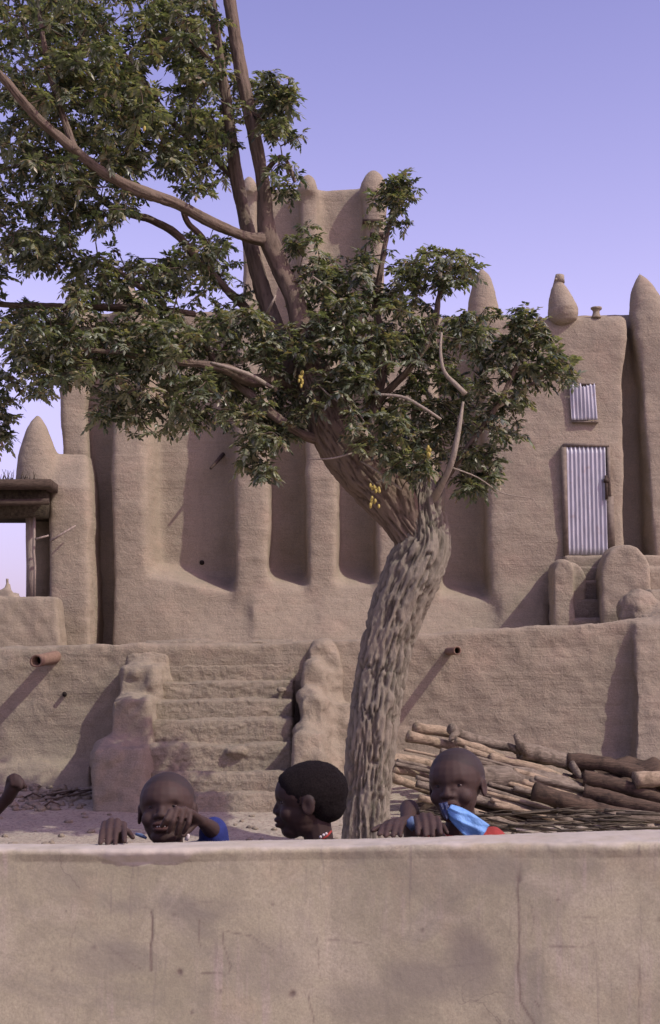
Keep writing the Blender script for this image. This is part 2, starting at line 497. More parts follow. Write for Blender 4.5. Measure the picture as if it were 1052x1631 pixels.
def log_mat(name, a, b):
    s = NT(name)
    co = s.coord((1, 1, 1), s.tc.outputs['Object'], (0, 0.35, 0))
    st = s.coord((2, 14, 14), s.tc.outputs['Object'], (0, 0.3, 0))
    n = s.noise(3, 6, 0.7, st)
    c = s.mix(s.ramp(n, [(0.32, (0, 0, 0)), (0.68, (1, 1, 1))]), a, b)
    c = s.mix(s.ramp(s.noise(7, 4, 0.6, co), [(0.5, (0, 0, 0)), (0.68, (1, 1, 1))]), c, g(a, 0.8))
    nb = s.bump(n, 0.9, 0.02)
    return s.finish(c, 0.9, s.bump(s.noise(70, 3), 0.4, 0.005, nb), 0.15)
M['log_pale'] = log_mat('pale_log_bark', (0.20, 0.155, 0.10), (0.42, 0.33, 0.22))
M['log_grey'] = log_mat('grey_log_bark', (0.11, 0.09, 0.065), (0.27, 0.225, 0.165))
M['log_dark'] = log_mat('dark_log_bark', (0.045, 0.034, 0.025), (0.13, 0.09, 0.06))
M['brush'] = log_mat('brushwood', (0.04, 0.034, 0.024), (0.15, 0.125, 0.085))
def skin_mat(name, col):
    s = NT(name)
    n = s.noise(24, 4, 0.6, s.tc.outputs['Object'])
    c = s.mix(s.ramp(n, [(0.3, (0, 0, 0)), (0.7, (1, 1, 1))]), g(col, 0.85), g(col, 1.15))
    at = s.n('ShaderNodeAttribute'); at.attribute_name = 'lip'
    c = s.mix(at.outputs['Fac'], c, (col[0] * 1.5, col[1] * 1.05, col[2] * 1.05))
    ah = s.n('ShaderNodeAttribute'); ah.attribute_name = 'scalp'
    c = s.mix(s.math('MULTIPLY', ah.outputs['Fac'], s.math('ADD', 0.45, s.math('MULTIPLY', s.noise(260, 3, 0.7), 0.6))), c, (0.026, 0.019, 0.017))
    s.b.inputs['Subsurface Weight'].default_value = 0.08
    s.b.inputs['Subsurface Radius'].default_value = (0.01, 0.004, 0.002)
    return s.finish(c, 0.68, s.bump(s.noise(300, 3, 0.6), 0.2, 0.0015), 0.25)
M['skin'] = skin_mat('dark_brown_skin', (0.050, 0.030, 0.023))
M['skin_deep'] = skin_mat('deep_brown_skin', (0.036, 0.021, 0.016))
M['hair'] = plain('short_black_hair', (0.017, 0.013, 0.012), 0.95, 260, 0.6, 1.0, 0.008, 0.1)
M['eye'] = plain('eye_white', (0.22, 0.17, 0.14), 0.3, 5, 0.05, 0)
M['pupil'] = plain('pupil', (0.012, 0.008, 0.006), 0.2, 5, 0.05, 0, spec=0.5)
M['tooth'] = plain('teeth', (0.62, 0.58, 0.5), 0.35, 5, 0.05, 0)
def cloth(name, col): return plain(name, col, 0.85, 35, 0.18, 0.5, 0.004)
M['navy'] = cloth('navy_cloth', (0.022, 0.032, 0.13))
M['red'] = cloth('red_cloth', (0.27, 0.04, 0.032))
M['paleblue'] = plain('pale_blue_plastic', (0.14, 0.30, 0.56), 0.6, 30, 0.2, 0.6, 0.006, 0.4)
M['darkblue'] = plain('dark_blue_plastic', (0.02, 0.03, 0.075), 0.4, 30, 0.2, 0.6, 0.006, 0.4)
M['white'] = cloth('off_white_cloth', (0.55, 0.5, 0.46))
M['check'] = cloth('faded_blue_cloth', (0.11, 0.16, 0.26))
M['brown_cloth'] = cloth('brown_cloth', (0.10, 0.07, 0.05))

# ------------------------------------------------------------------ the ground
def ground_z(x, y):
    t = np.clip((y - 15.2) / 3.2, 0, 1)
    h = 0.42 * t ** 1.5
    f = np.clip(1 - np.abs(y - 10) / 30, 0, 1)
    p = np.stack([x, y, np.zeros_like(x)], axis=1)
    return h + (fbm(p, 0.9, 4, 5) * 0.04 + fbm(p, 5, 3, 9) * 0.018) * f
def gz(x, y): return float(ground_z(np.array([x]), np.array([y]))[0])
xs = np.concatenate([[-400, -150, -60, -25, -14], np.linspace(-9, 9, 190), [14, 25, 60, 150, 400]])
ys = np.concatenate([[-60, -20, -6], np.linspace(0, 12, 50), np.linspace(12.1, 20, 130), [22, 30, 60, 150, 500, 900]])
gx, gy = np.meshgrid(xs, ys)
zz = ground_z(gx.ravel(), gy.ravel())
V = np.stack([gx.ravel(), gy.ravel(), zz], axis=1)
nx = len(xs); ii = np.arange(len(ys) - 1)[:, None] * nx + np.arange(nx - 1)[None]
ii = ii.ravel()
F = np.stack([ii, ii + 1, ii + nx + 1, ii + nx], axis=1)
put('ground', qmesh('ground', V, F), M['ground'], kind='structure')
# raised court on which the mosque stands
obj('terrace_floor', [box(-20, 20, 18.62, 60, 0.3, 2.18)], M['ground'], kind='structure')

# ------------------------------------------------------------------ the mosque
W = 22.25                       # face of the recesses
mosque = empty('mosque', (0, W, 2.18), 'mud brick mosque with buttresses, tower and pinnacles standing on the terrace', 'mosque')
BY = 1050                       # photo row of the hidden foot
def cone_prims(px, pyb, pyt, wpx, Y, depth, rounded=0.25, n=6, lean=0):
    """a blunt mud cone: stack of shrinking ellipsoid slabs"""
    a = P(px, pyb, Y); b = P(px + lean, pyt, Y)
    w = wpx / 2 * Y / FPX
    out = []
    pts = []; rr = []
    for k in range(n + 1):
        t = k / n
        pts.append(a.lerp(b, t)); rr.append(max(0.03, w * ((1 - t) ** 0.8 * (1 - rounded) + rounded * math.sqrt(max(0, 1 - t * t)))))
    v, f = tube(pts, rr, 14)
    c = np.array([a.x, Y, 0])
    v[:, 1] = (v[:, 1] - Y) * (depth / w) + Y
    return (v, f)
def wallbox(pxl, pxr, pyt, pyb, Yf, Yb, Yft=None):
    return pil(pxl, pxr, pyb, pxl, pxr, pyt, Yf, Yft or Yf, Yb)
pr = []
# recess plane wall, left wing
pr.append(wallbox(104, 620, 492, BY, W, W + 0.8))
pr.append(wallbox(600, 1400, 503, BY, W, W + 0.8))
# corner strip left
pr.append(pil(100, 140, BY, 97, 140, 500, 21.75, 21.95, W + 1.2, 0.03, 0.03))
# buttresses
def butt(l, r, ltop, rtop, pyt, fb, ft, sr=0.1, sl=0.03):
    pr.append(pil(l, r, BY, ltop, rtop, pyt, fb, ft, W + 0.3, sl, sr))
butt(176, 236, 180, 226, 470, 21.55, 21.85, 0.22)
butt(372, 428, 378, 425, 480, 21.5, 21.8, 0.07)
butt(488, 538, 490, 534, 480, 21.5, 21.75, 0.10)
butt(600, 700, 600, 690, 480, 21.5, 21.8, 0.20)
# door wall
pr.append(pil(787, 996, BY, 764, 997, 504, 21.5, 21.72, W + 0.8, 0.03, 0.02))
# great right buttress
pr.append(pil(1054, 1180, BY, 1012, 1130, 500, 21.35, 21.78, W + 0.5, 0.0, 0.1))
pr.append(pil(1240, 1330, BY, 1240, 1330, 505, 21.2, 21.6, W + 0.5, 0.02, 0.1))
# plinth of banked mud in the bays
def plinth(l, r, pyl, pyr, ly=21.15):
    a0 = P(l, BY, ly); b0 = P(r, BY, 21.15); a1 = P(l, pyl + 14, max(21.62, ly + .12)); b1 = P(r, pyr + 14, 21.62)
    a2 = P(l, pyl - 10, W + .1); b2 = P(r, pyr - 10, W + .1)
    V = [a0, b0, b1, a1, a2, b2, (a0.x, W + .4, a0.z), (b0.x, W + .4, b0.z), (a2.x, W + .4, a2.z), (b2.x, W + .4, b2.z)]
    F = [(0, 1, 2, 3), (3, 2, 5, 4), (4, 5, 9, 8), (8, 9, 7, 6), (6, 7, 1, 0), (0, 3, 4, 8, 6), (1, 7, 9, 5, 2)]
    pr.append((np.array([tuple(v) for v in V]), F))
plinth(228, 400, 900, 936, 21.52)
plinth(400, 510, 905, 925)
plinth(510, 620, 912, 922)
plinth(620, 800, 924, 944)
# gentle foot of the door wall
pr.append(pil(790, 880, BY, 800, 860, 900, 21.25, 21.6, W, 0.02, 0.1))
# tower
pr.append(pil(384, 612, 560, 388, 607, 298, W - 0.1, W - 0.02, W + 2.3))
def tb(l, r, pyt, f):
    pr.append(pil(l, r, 560, l + 2, r - 1, pyt, f, f + 0.12, W + 0.3, 0.02, 0.08))
tb(384, 409, 296, W - 0.42)
tb(476, 508, 292, W - 0.40)
tb(578, 612, 290, W - 0.42)
for (x, yt, w) in ((397, 276, 36), (491, 274, 42), (594, 270, 44)):
    pr.append(cone_prims(x, 312, yt, w, W - 0.22, 0.2, 0.95))
    pr.append(cone_prims(x, 312, yt + 3, w, W + 2.1, 0.2, 0.95))
# pinnacles on the parapet
pr.append(cone_prims(118, 510, 452, 44, 22.1, 0.24, 0.35))
pr.append(cone_prims(205, 500, 440, 50, 22.0, 0.26, 0.35))
pr.append(cone_prims(770, 516, 424, 54, 21.95, 0.28, 0.85, lean=-3))
pr.append(cone_prims(1038, 518, 430, 66, 22.0, 0.26, 0.55, lean=-20))
pr.append(cone_prims(1285, 530, 440, 66, 21.8, 0.33, 0.12))
V, F = remesh(pr, 0.042, 26, 0.5)
V = displace(V, F, [(0.08, 0.8, 2, 3, (1, 1, 1)), (0.022, 3.0, 3, 8, (1, 1, 1.2)), (0.006, 12.0, 3, 21, (0.5, 0.5, 1.3))])
C = centres(V, F)
def xr(a, b, Y=21.8): return (C[:, 0] > X(a, Y)) & (C[:, 0] < X(b, Y))
def zr(a, b): return (C[:, 2] > Z(b, 21.8)) & (C[:, 2] < Z(a, 21.8))
front = C[:, 1] < W - 0.10
classes = [('pinnacle', xr(380, 410) & zr(200, 300), None), ('pinnacle', xr(470, 512) & zr(200, 298), None), ('pinnacle', xr(572, 620) & zr(200, 297), None),
           ('pinnacle', xr(60, 150) & zr(380, 494), None), ('pinnacle', xr(170, 240) & zr(380, 484), None),
           ('pinnacle', xr(730, 800) & zr(380, 502), 'blunt cone pinnacle above the leaves'), ('pinnacle', xr(990, 1100) & zr(380, 512), 'tall sharp pinnacle at the right'),
           ('pinnacle', xr(1200, 1400) & zr(380, 512), None),
           ('tower', zr(200, 486), None),
           ('corner_strip', xr(0, 142) & front, None),
           ('buttress', xr(168, 250) & front & zr(400, 930), None), ('buttress', xr(369, 436) & front & zr(400, 920), None),
           ('buttress', xr(485, 546) & front & zr(400, 915), None), ('buttress', xr(596, 716) & front & zr(400, 925), None),
           ('buttress', xr(1004, 1190) & front, 'broad battered buttress at the right'), ('buttress', xr(1200, 1400) & front, None),
           ('plinth', front & zr(885, 1200) & xr(150, 790), None),
           ('wall', np.ones(len(F), dtype=bool), None)]
split_parts(V, F, classes, M['facade'], mosque)
# roof and the unseen sides
rz0 = Z(512, 22.6)
obj('roof', [box(X(104, 22.6), X(1390, 22.6), W + 0.7, 31, rz0 - 0.5, rz0 - 0.12)], M['facade'], mosque)
obj('wall', [box(X(104, 22.6), X(104, 22.6) + 0.6, W + 0.6, 31, 2.0, rz0 + 0.05), box(X(1390, 22.6) - .6, X(1390, 22.6), W + 0.6, 31, 2.0, rz0 + 0.05),
             box(X(104, 22.6) + .6, X(1390, 22.6) - .6, 30.5, 31, 2.0, rz0 + 0.05)], M['facade'], mosque)
# urn finials (parts of the parapet)
def urn(px, pyb, pyt, wpx, Y, big=True):
    a = P(px, pyb, Y); b = P(px, pyt, Y); H = b.z - a.z; w = wpx / 2 * Y / FPX
    if big: prof = [(0, .5), (.06, .82), (.17, 1.0), (.32, 1.03), (.5, .88), (.66, .68), (.8, .50), (.9, .36), (.94, .34), (1.0, .30), (1.01, .2)]
    else: prof = [(0, .9), (.2, .75), (.45, .6), (.62, .62), (.75, 1.0), (.95, .95), (1.0, .3)]
    v, f = tube([(a.x - t * 0.11 * (1 if big else 0), Y, a.z + H * t) for t, r in prof], [w * r for t, r in prof], 28)
    V2, F2 = remesh([(v, f)], 0.018, 3)
    V2 = displace(V2, F2, [(0.03, 4, 4, px, (1, 1, 1))])
    return V2, F2
V2, F2 = urn(901, 517, 446, 50, 21.75)
put('finial', qmesh('finial', V2, F2), M['facade'], mosque, label='bulging urn shaped finial on the parapet')
obj('finial_cap', [tube([P(891, 450, 21.75), P(892, 438, 21.75)], [.09, .07], 12)] +
    [ell(P(x, y, 21.7), .025) for x, y in ((886, 445), (891, 440), (897, 446))], M['facade'], mosque)
V2, F2 = urn(950, 507, 488, 20, 21.75, False)
put('finial', qmesh('finial', V2, F2), M['facade'], mosque, label='small cup shaped finial on the parapet')
# corrugated door and shutter
def corrug(px0, px1, pyt, pyb, Y, n, amp, bend=0.0, skew=0):
    a = P(px0, pyb, Y); b = P(px1, pyb, Y); zt = Z(pyt, Y); zb = a.z
    cols = n * 8; rows = 14
    V = []; F = []
    for side in (0, 1):
        for r in range(rows + 1):
            for c in range(cols + 1):
                t = c / cols; u = r / rows
                x = a.x + (b.x - a.x) * t + skew * u
                zz_ = zb + (zt - zb) * u
                if u == 1: zz_ += -0.05 * bend * (t > .45) * math.sin(t * 4) + 0.015 * bend * math.sin(c * .9)
                y = Y + amp * math.sin(t * n * 2 * math.pi) + bend * 0.015 * math.sin(5 * t + 3 * u) + side * 0.004
                V.append((x, y, zz_))
    k = cols + 1; off = k * (rows + 1)
    for r in range(rows):
        for c in range(cols):
            i = r * k + c
            F.append((i, i + 1, i + k + 1, i + k)); F.append((off + i, off + i + k, off + i + k + 1, off + i + 1))
    for c in range(cols):
        F.append((c, off + c, off + c + 1, c + 1)); i = rows * k + c; F.append((i, i + 1, off + i + 1, off + i))
    for r in range(rows):
        i = r * k; F.append((i, i + k, off + i + k, off + i)); i = r * k + cols; F.append((i, off + i, off + i + k, i + k))
    return np.array(V), F
DY = 21.49
door = obj('door', corrug(902, 969, 711, 884, DY, 10, 0.012), M['zinc'], mosque, label='pale corrugated metal door')
def pbox(px0, px1, pyt, pyb, Yf, Yb):
    a = P(px0, pyb, Yf); b = P(px1, pyt, Yf)
    return box(a.x, b.x, Yf, Yb, a.z, b.z)
fr = obj('door_frame', [pbox(898, 971, 706, 711, DY - .02, 21.9)], M['frame'], door)
obj('door_post_or_shade', [pbox(899.0, 902.5, 711.2, 884, DY - .015, 21.9)], M['frame'], door)
obj('door_post_or_shade', [pbox(969, 972, 711.2, 790, DY - .015, 21.9), pbox(969, 978, 790.5, 872, DY - .01, 21.9)], M['frame'], door)  # right post; its wider lower box is a dark strip for the reveal's shade
obj('latch', [pbox(963, 970, 762, 768, DY - .07, DY), pbox(965, 968, 757, 795, DY - .06, DY - .02)], M['old_wood'], door)
window = obj('window_shutter', corrug(911, 952, 612, 669, 21.575, 7, 0.012, 1.0, -0.02), M['zinc'], mosque, label='small bent corrugated metal shutter above the door')
obj('window_lintel', [pbox(908, 950, 609, 612, 21.58, 21.9)], M['frame'], window)
obj('window_sill', [pbox(912, 954, 670.5, 672.5, 21.57, 21.9)], M['frame'], window)
# projecting stick and small holes in the wall
obj('projecting_stick', [tube([P(357, 722, 22.3), P(346, 735, 22.0), P(336, 746, 21.8)], [.035, .03, .022], 8)], M['old_wood'], mosque)
obj('vent_hole', [tube([P(322, 896, 22.24), P(322, 896, 22.35)], [.04, .04], 10)], M['hollow_shade'], mosque)
for (x, y) in ((421, 299),):
    a = P(x, y, W - .2)
    obj('projecting_stick', [tube([(a.x, W + .2, a.z), (a.x - .01, W - .62, a.z - .01)], [.05, .045], 9)], M['old_wood'], mosque)
for (y, x0, x1) in ((350, 578, 611), (371, 590, 612)):
    a = P(x0, y, W - .48); b = P(x1, y, W - .48)
    obj('ledge', [box(a.x, b.x, W - .47, W - .2, a.z - .03, a.z + .02)], M['old_wood'], mosque)

# ------------------------------------------------------------------ gateway at the left
gate = empty('gateway', (X(40, 21.6), 21.6, 2.18), 'mud gate pier with conical top and dark wooden gateway left of the mosque', 'gateway')
pr = [pil(76, 143, BY, 80, 140, 775, 21.35, 21.5, 22.3, 0.04, 0.05), pil(80, 140, 780, 96, 138, 722, 21.5, 21.85, 22.3, 0.04, 0.05), cone_prims(61, 778, 662, 76, 21.85, 0.36, 0.66), pil(48, 120, 800, 40, 120, 750, 21.62, 21.7, 22.3)]
V, F = remesh(pr, 0.035, 22)
V = displace(V, F, [(0.06, 1.0, 2, 33, (1, 1, 1)), (0.018, 4, 3, 38, (1, 1, 1.2))])
C = centres(V, F)
split_parts(V, F, [('pinnacle', C[:, 2] > Z(752, 21.8), None), ('pier', np.ones(len(F), dtype=bool), None)], M['facade'], gate)
obj('roof_slab', [pbox(-160, 81, 763, 776, 20.9, 22.2)], M['old_wood'], gate)
obj('matting', [pbox(-160, 74, 776.5, 822, 21.2, 22.1)], M['thatch'], gate)
obj('lintel', [tube([P(-160, 802, 21.05), P(-40, 801, 21.05), P(78, 799, 21.05)], [.055, .05, .05], 10)], M['old_wood'], gate)
obj('post', [tube([P(49, 958, 21.5), P(50, 900, 21.48), P(48, 860, 21.5), P(49, 800, 21.5)], [.07, .075, .065, .075], 12)], M['grey_wood'], gate)
obj('post', [tube([P(55, 958, 21.3), P(56, 902, 21.3), P(54, 880, 21.32), P(56, 800, 21.3)], [.022, .02, .024, .02], 8)], M['grey_wood'], gate, label='thin pale pole beside the gatepost')
obj('inner_wall', [pbox(50, 84, 800, 1000, 21.9, 22.15)], M['facade'], gate)
obj('projecting_stick', [tube([P(56, 859, 21.2), P(78, 853, 21.25)], [.018, .015], 7), tube([P(80, 862, 21.2), P(100, 850, 21.22), P(121, 837, 21.3)], [.02, .018, .012], 7)], M['grey_wood'], gate)
# grass tufts of the gate roof
rng = random.Random(3)
tw = []
for i in range(60):
    x = rng.uniform(-60, 60); a = P(x, 766, 21.0 + rng.uniform(0, 1)); L = rng.uniform(.05, .22)
    tw.append(tube([a, a + Vector((rng.uniform(-.08, .08), 0, L))], [.009, .003], 4))
obj('roof_straw', tw, M['thatch'], gate, kind='stuff')

lw = empty('low_wall', (X(20, 20.6), 20.6, 2.18), 'low stained mud wall below the gateway opening', 'wall')
pr = [pil(-200, 96, BY, -200, 90, 950, 20.5, 20.6, 21.0, 0, 0.02)]
V, F = remesh(pr, 0.035, 6)
V = displace(V, F, [(0.05, 2.2, 3, 43, (1, 1, 1)), (0.02, 7, 3, 48, (1, 1, 1))])
put('mud_body', qmesh('mud_body', V, F), M['stained'], lw)
pr = [cone_prims(12, 985, 920, 28, 40, 0.25, 0.5), pil(-350, 60, 1080, -350, 38, 950, 40, 40, 41), pil(-40, 24, 1000, -30, 18, 938, 39.8, 39.8, 41)]
V, F = remesh(pr, 0.08, 3)
V = displace(V, F, [(0.18, 2.2, 3, 46, (1, 1, 1))])
o = put('distant_wall', qmesh('distant_wall', V, F), M['facade'], None)
o['label'] = 'crumbling pinkish mud wall with small peak seen through the gateway'; o['category'] = 'wall'

# ------------------------------------------------------------------ entrance stair at the right
es = empty('entrance_stair', (X(960, 20.9), 20.9, 2.18), 'small mud stair with two rounded cheek walls below the metal door', 'stair')
def arch(l, r, pyt, pyb, Yf, Yb, lean=0.0):
    a = P(l, pyb, Yf); b = P(r, pyb, Yf); zt = Z(pyt, Yf)
    w = (b.x - a.x) / 2; cx = (a.x + b.x) / 2
    prof = [(a.x, a.z)]
    n = 12; hh = min(w * 1.25, zt - a.z)
    for k in range(n + 1):
        t = math.pi * (1 - k / n)
        prof.append((cx + w * math.cos(t), zt - hh + hh * math.sin(t)))
    prof.append((b.x, b.z))
    m = len(prof)
    V = [(x, Yf, z) for x, z in prof] + [(x + lean, Yb, z + 0.05) for x, z in prof]
    F = [tuple(range(m)), tuple(range(2 * m - 1, m - 1, -1))] + [((i + 1) % m, i, m + i, m + (i + 1) % m) for i in range(m)]
    return np.array(V), F
def mudpart(name, prims, mat, parent, vox=0.03, sm=5, amps=(0.04, 0.02), seed=1, label=None):
    V, F = remesh(prims, vox, sm)
    V = displace(V, F, [(amps[0], 1.8, 3, seed, (1, 1, 1)), (amps[1], 7, 4, seed + 7, (1, 1, 1))])
    o = put(name, qmesh(name, V, F), mat, parent)
    if label: o['label'] = label
    return o
mudpart('cheek_wall', [arch(884, 918, 890, 1040, 20.5, 21.5, 0.1), arch(890, 936, 896, 1040, 20.75, 21.3, 0)], M['facade'], es, seed=61)
mudpart('cheek_wall', [arch(962, 1040, 866, 1040, 20.2, 21.2, 0.1)], M['facade'], es, seed=62)
mudpart('mound', [ell(P(1022, 985, 19.4), (.34, .3, .40)), ell(P(1065, 1000, 19.3), (.5, .4, .35)), pil(1030, 1250, 1050, 1035, 1250, 940, 19.6, 19.8, 21)], M['stair'], es, seed=63, amps=(.09, .06))
for i, (yt, yf) in enumerate(((985, 20.5), (955, 20.75), (925, 21.0), (903, 21.2))):
    mudpart('step', [pil(912, 975, BY, 912, 975, yt, yf, yf, 21.6)], M['stair'], es, seed=70 + i, amps=(.03, .02))
mudpart('landing', [pil(905, 1240, BY, 900, 1240, 884, 21.25, 21.25, 21.7), pil(1030, 1240, BY, 1030, 1240, 902, 20.8, 20.8, 21.4)], M['facade'], es, seed=75, amps=(.02, .012))

# ------------------------------------------------------------------ terrace wall
TW = 18.5
tw_ = empty('terrace_wall', (0, TW, 0.2), 'long rough mud retaining wall with soft rim below the mosque', 'wall')
rim = [(-500, 1026), (0, 1026), (140, 1024), (280, 1024), (430, 1020), (490, 1016), (560, 1014), (640, 1010), (750, 1002), (850, 995), (930, 990), (1000, 982), (1060, 976), (1600, 970)]
pr = []
for (x0, y0), (x1, y1) in zip(rim[:-1], rim[1:]):
    a0 = P(x0, 1270, TW - 0.12); b0 = P(x1, 1270, TW - 0.12); a1 = P(x0, y0 + 3, TW); b1 = P(x1, y1 + 3, TW)
    e = 0.02
    pr.append(prim_hex([(a0.x - e, a0.y, -.1), (b0.x + e, b0.y, -.1), (b0.x + e, TW + .5, -.1), (a0.x - e, TW + .5, -.1),
                        (a1.x - e, TW, a1.z), (b1.x + e, TW, b1.z), (b1.x + e, TW + .5, b1.z), (a1.x - e, TW + .5, a1.z)]))
# battered buttress at the right, foot banking
pr.append(pil(1012, 1150, 1270, 1012, 1140, 992, 17.85, 18.4, 18.9, 0.0, 0.1))
pr.append(pil(-300, 145, 1275, -300, 145, 1215, 18.05, 18.3, 18.8, 0, 0))
pr.append(pil(545, 1200, 1285, 545, 1200, 1200, 18.1, 18.4, 18.8, 0, 0))
V, F = remesh(pr, 0.04, 8)
V = displace(V, F, [(0.07, 0.8, 3, 53, (1, 1, 1)), (0.035, 3.5, 4, 58, (1, 1, 1.2)), (0.014, 14, 3, 59, (1, 1, 1))])
C = centres(V, F)
split_parts(V, F, [('buttress', (C[:, 0] > X(1012, 18.2)) & (C[:, 0] < X(1150, 18.2)) & (C[:, 1] < 18.36), None), ('mud_body', np.ones(len(F), dtype=bool), None)], M['terrace'], tw_)
def spout(tip, root, r, lab):
    L = (root - tip)
    d = L.normalized(); n = 14
    v1, f1 = tube([tip, tip + L * .3, root], [r, r * .97, r * 1.05], n, cap=False)
    v2, f2 = tube([tip, tip + L * .3, root], [r * .72, r * .7, r * .7], n, cap=False)
    f2 = [tuple(reversed(f)) for f in f2]
    V, F = join([(v1, f1), (v2, f2)])
    k = 3 * n
    F += [(i, k + i, k + (i + 1) % n, (i + 1) % n) for i in range(n)]
    V = V + np.repeat((fbm(V, 9, 2, 4) * .01)[:, None], 3, axis=1)
    o = put('drain_spout', raw_mesh('drain_spout', V, F), M['clay'], tw_, label=lab)
    obj('spout_hollow', [tube([tip + L * .25, tip + L * .3], [r * .71, r * .71], 12)], M['hollow_shade'], o)
spout(P(58, 1053, 17.95), P(92, 1046, 18.6), .085, 'reddish clay drain spout at the left')
spout(P(729, 1036, 17.95), P(712, 1038, 18.6), .055, 'dark clay drain spout right of the tree')
obj('vent_hole', [tube([P(103, 1105, 18.38), P(104, 1108, 18.6)], [.03, .03], 9)], M['hollow_shade'], tw_)

# ------------------------------------------------------------------ outer staircase
st = empty('mud_staircase', (X(350, 17.5), 17.5, 0.15), 'eroded mud staircase between two lumpy side walls left of the tree', 'staircase')
rows = [(1019, 18.75), (1056, 18.45), (1082, 18.2), (1112, 17.95), (1143, 17.7), (1184, 17.4), (1228, 17.1), (1262, 16.9)]
for i, (yt, yf) in enumerate(rows):
    zt = Z(yt, yf); Yb = 19.1
    l, r = 226 + 2 * i, 470 - 1.2 * i
    a = P(l, yt, yf); b = P(r, yt, yf)
    z0 = max(-0.05, zt - 0.62)
    rr_ = random.Random(i)
    prs = [prim_hex([(a.x, yf - .07, z0), (b.x, yf - .07, z0), (b.x, yf + .6, z0), (a.x, yf + .6, z0), (a.x, yf + .03, zt - .03), (b.x, yf + .03, zt - .02), (b.x, yf + .6, zt + .015), (a.x, yf + .6, zt + .01)])]
    if i in (2, 5):
        for k in range(1):
            q = P(rr_.uniform(l + 8, r - 8), yt + rr_.uniform(0, 18), yf + rr_.uniform(-.1, .05)); s_ = rr_.uniform(.05, .12)
            prs.append(ell(q, (s_ * 1.3, s_, s_ * .7), n=8))
    V, F = remesh(prs, 0.024, 2)
    V = displace(V, F, [(0.05, 1.6, 2, 80 + i, (1, 1, .5)), (0.022, 8, 3, 90 + i, (.4, 1, 1.2)), (0.022, 26, 3, 95 + i, (.8, 1, 1))])
    put('step', qmesh('step', V, F), M['stair'], st)
def lump(px, py, Y, wpx, hpx, d):
    k = Y / FPX
    return ell(P(px, py, Y), (wpx / 2 * k, d, hpx / 2 * k), n=20)
mudpart('side_wall', [pil(146, 232, 1312, 154, 226, 1190, 16.85, 17.0, 19.0, 0.0, 0.03), lump(188, 1204, 17.5, 82, 66, .6),
                      pil(166, 244, 1310, 178, 236, 1112, 17.4, 17.5, 19.0, 0, .03), lump(207, 1128, 17.95, 62, 52, .5),
                      pil(178, 258, 1300, 194, 250, 1060, 17.95, 18.05, 19.0, 0, .05), lump(222, 1074, 18.4, 56, 44, .4),
                      pil(194, 278, 1300, 200, 268, 1040, 18.35, 18.45, 19.0, 0, .05), lump(236, 1046, 18.8, 78, 46, .4)],
        M['terrace'], st, 0.028, 18, (.10, .04), 101)
mudpart('side_wall', [pil(458, 524, 1310, 468, 512, 1165, 16.85, 17.1, 19.0, 0.0, 0.4), lump(490, 1172, 17.6, 48, 52, .5),
                      pil(466, 524, 1300, 480, 514, 1112, 17.35, 17.5, 19.0, 0, .4), lump(497, 1114, 17.9, 42, 40, .4),
                      pil(472, 530, 1300, 484, 518, 1065, 17.85, 18.0, 19.0, 0, .35), lump(502, 1064, 18.3, 40, 40, .35),
                      pil(480, 556, 1290, 492, 540, 1035, 18.25, 18.35, 19.0, 0, .2), lump(517, 1034, 18.65, 54, 42, .35),
                      pil(500, 575, 1310, 515, 560, 1120, 17.5, 18.0, 18.9, 0, .1)],
        M['terrace'], st, 0.028, 18, (.10, .04), 105)

# ------------------------------------------------------------------ rubble, stones and twigs at the wall foot
rng = random.Random(8)
rb = []
for i in range(420):
    if i < 150: x = X(rng.gauss(85, 45), 17.6); y = rng.uniform(16.9, 18.1)
    else: x = rng.uniform(-5, 5); y = rng.uniform(13, 18)
    s_ = rng.uniform(.012, .05) * (1.3 if i < 60 else 1)
    v, f = ell((x, y, gz(x, y) + s_ * .25), (s_ * rng.uniform(.8, 1.6), s_, s_ * .7), n=6)
    v = v + np.array([[rng.uniform(-.2, .2) * s_ for _ in range(3)] for _ in range(len(v))])
    rb.append((v, f))
obj('rubble', rb, M['stair'], None, kind='stuff', label='loose clods and pebbles on the dusty ground')
tw = []
for i in range(7):
    x = X(rng.gauss(95, 30), 17.4); y = rng.uniform(17.0, 17.9); z = gz(x, y)
    L = rng.uniform(.15, .5); a = rng.uniform(-.5, .5)
    tw.append(tube([(x, y, z + .02), (x + L * .5 * math.cos(a), y + .1 * math.sin(a), z + rng.uniform(.02, .1)), (x + L * math.cos(a), y + .2 * math.sin(a), z + rng.uniform(.02, .14))], [.014, .012, .005], 5))
obj('dead_twigs', tw, M['log_dark'], None, kind='stuff', label='dead twigs scattered at the foot of the wall')

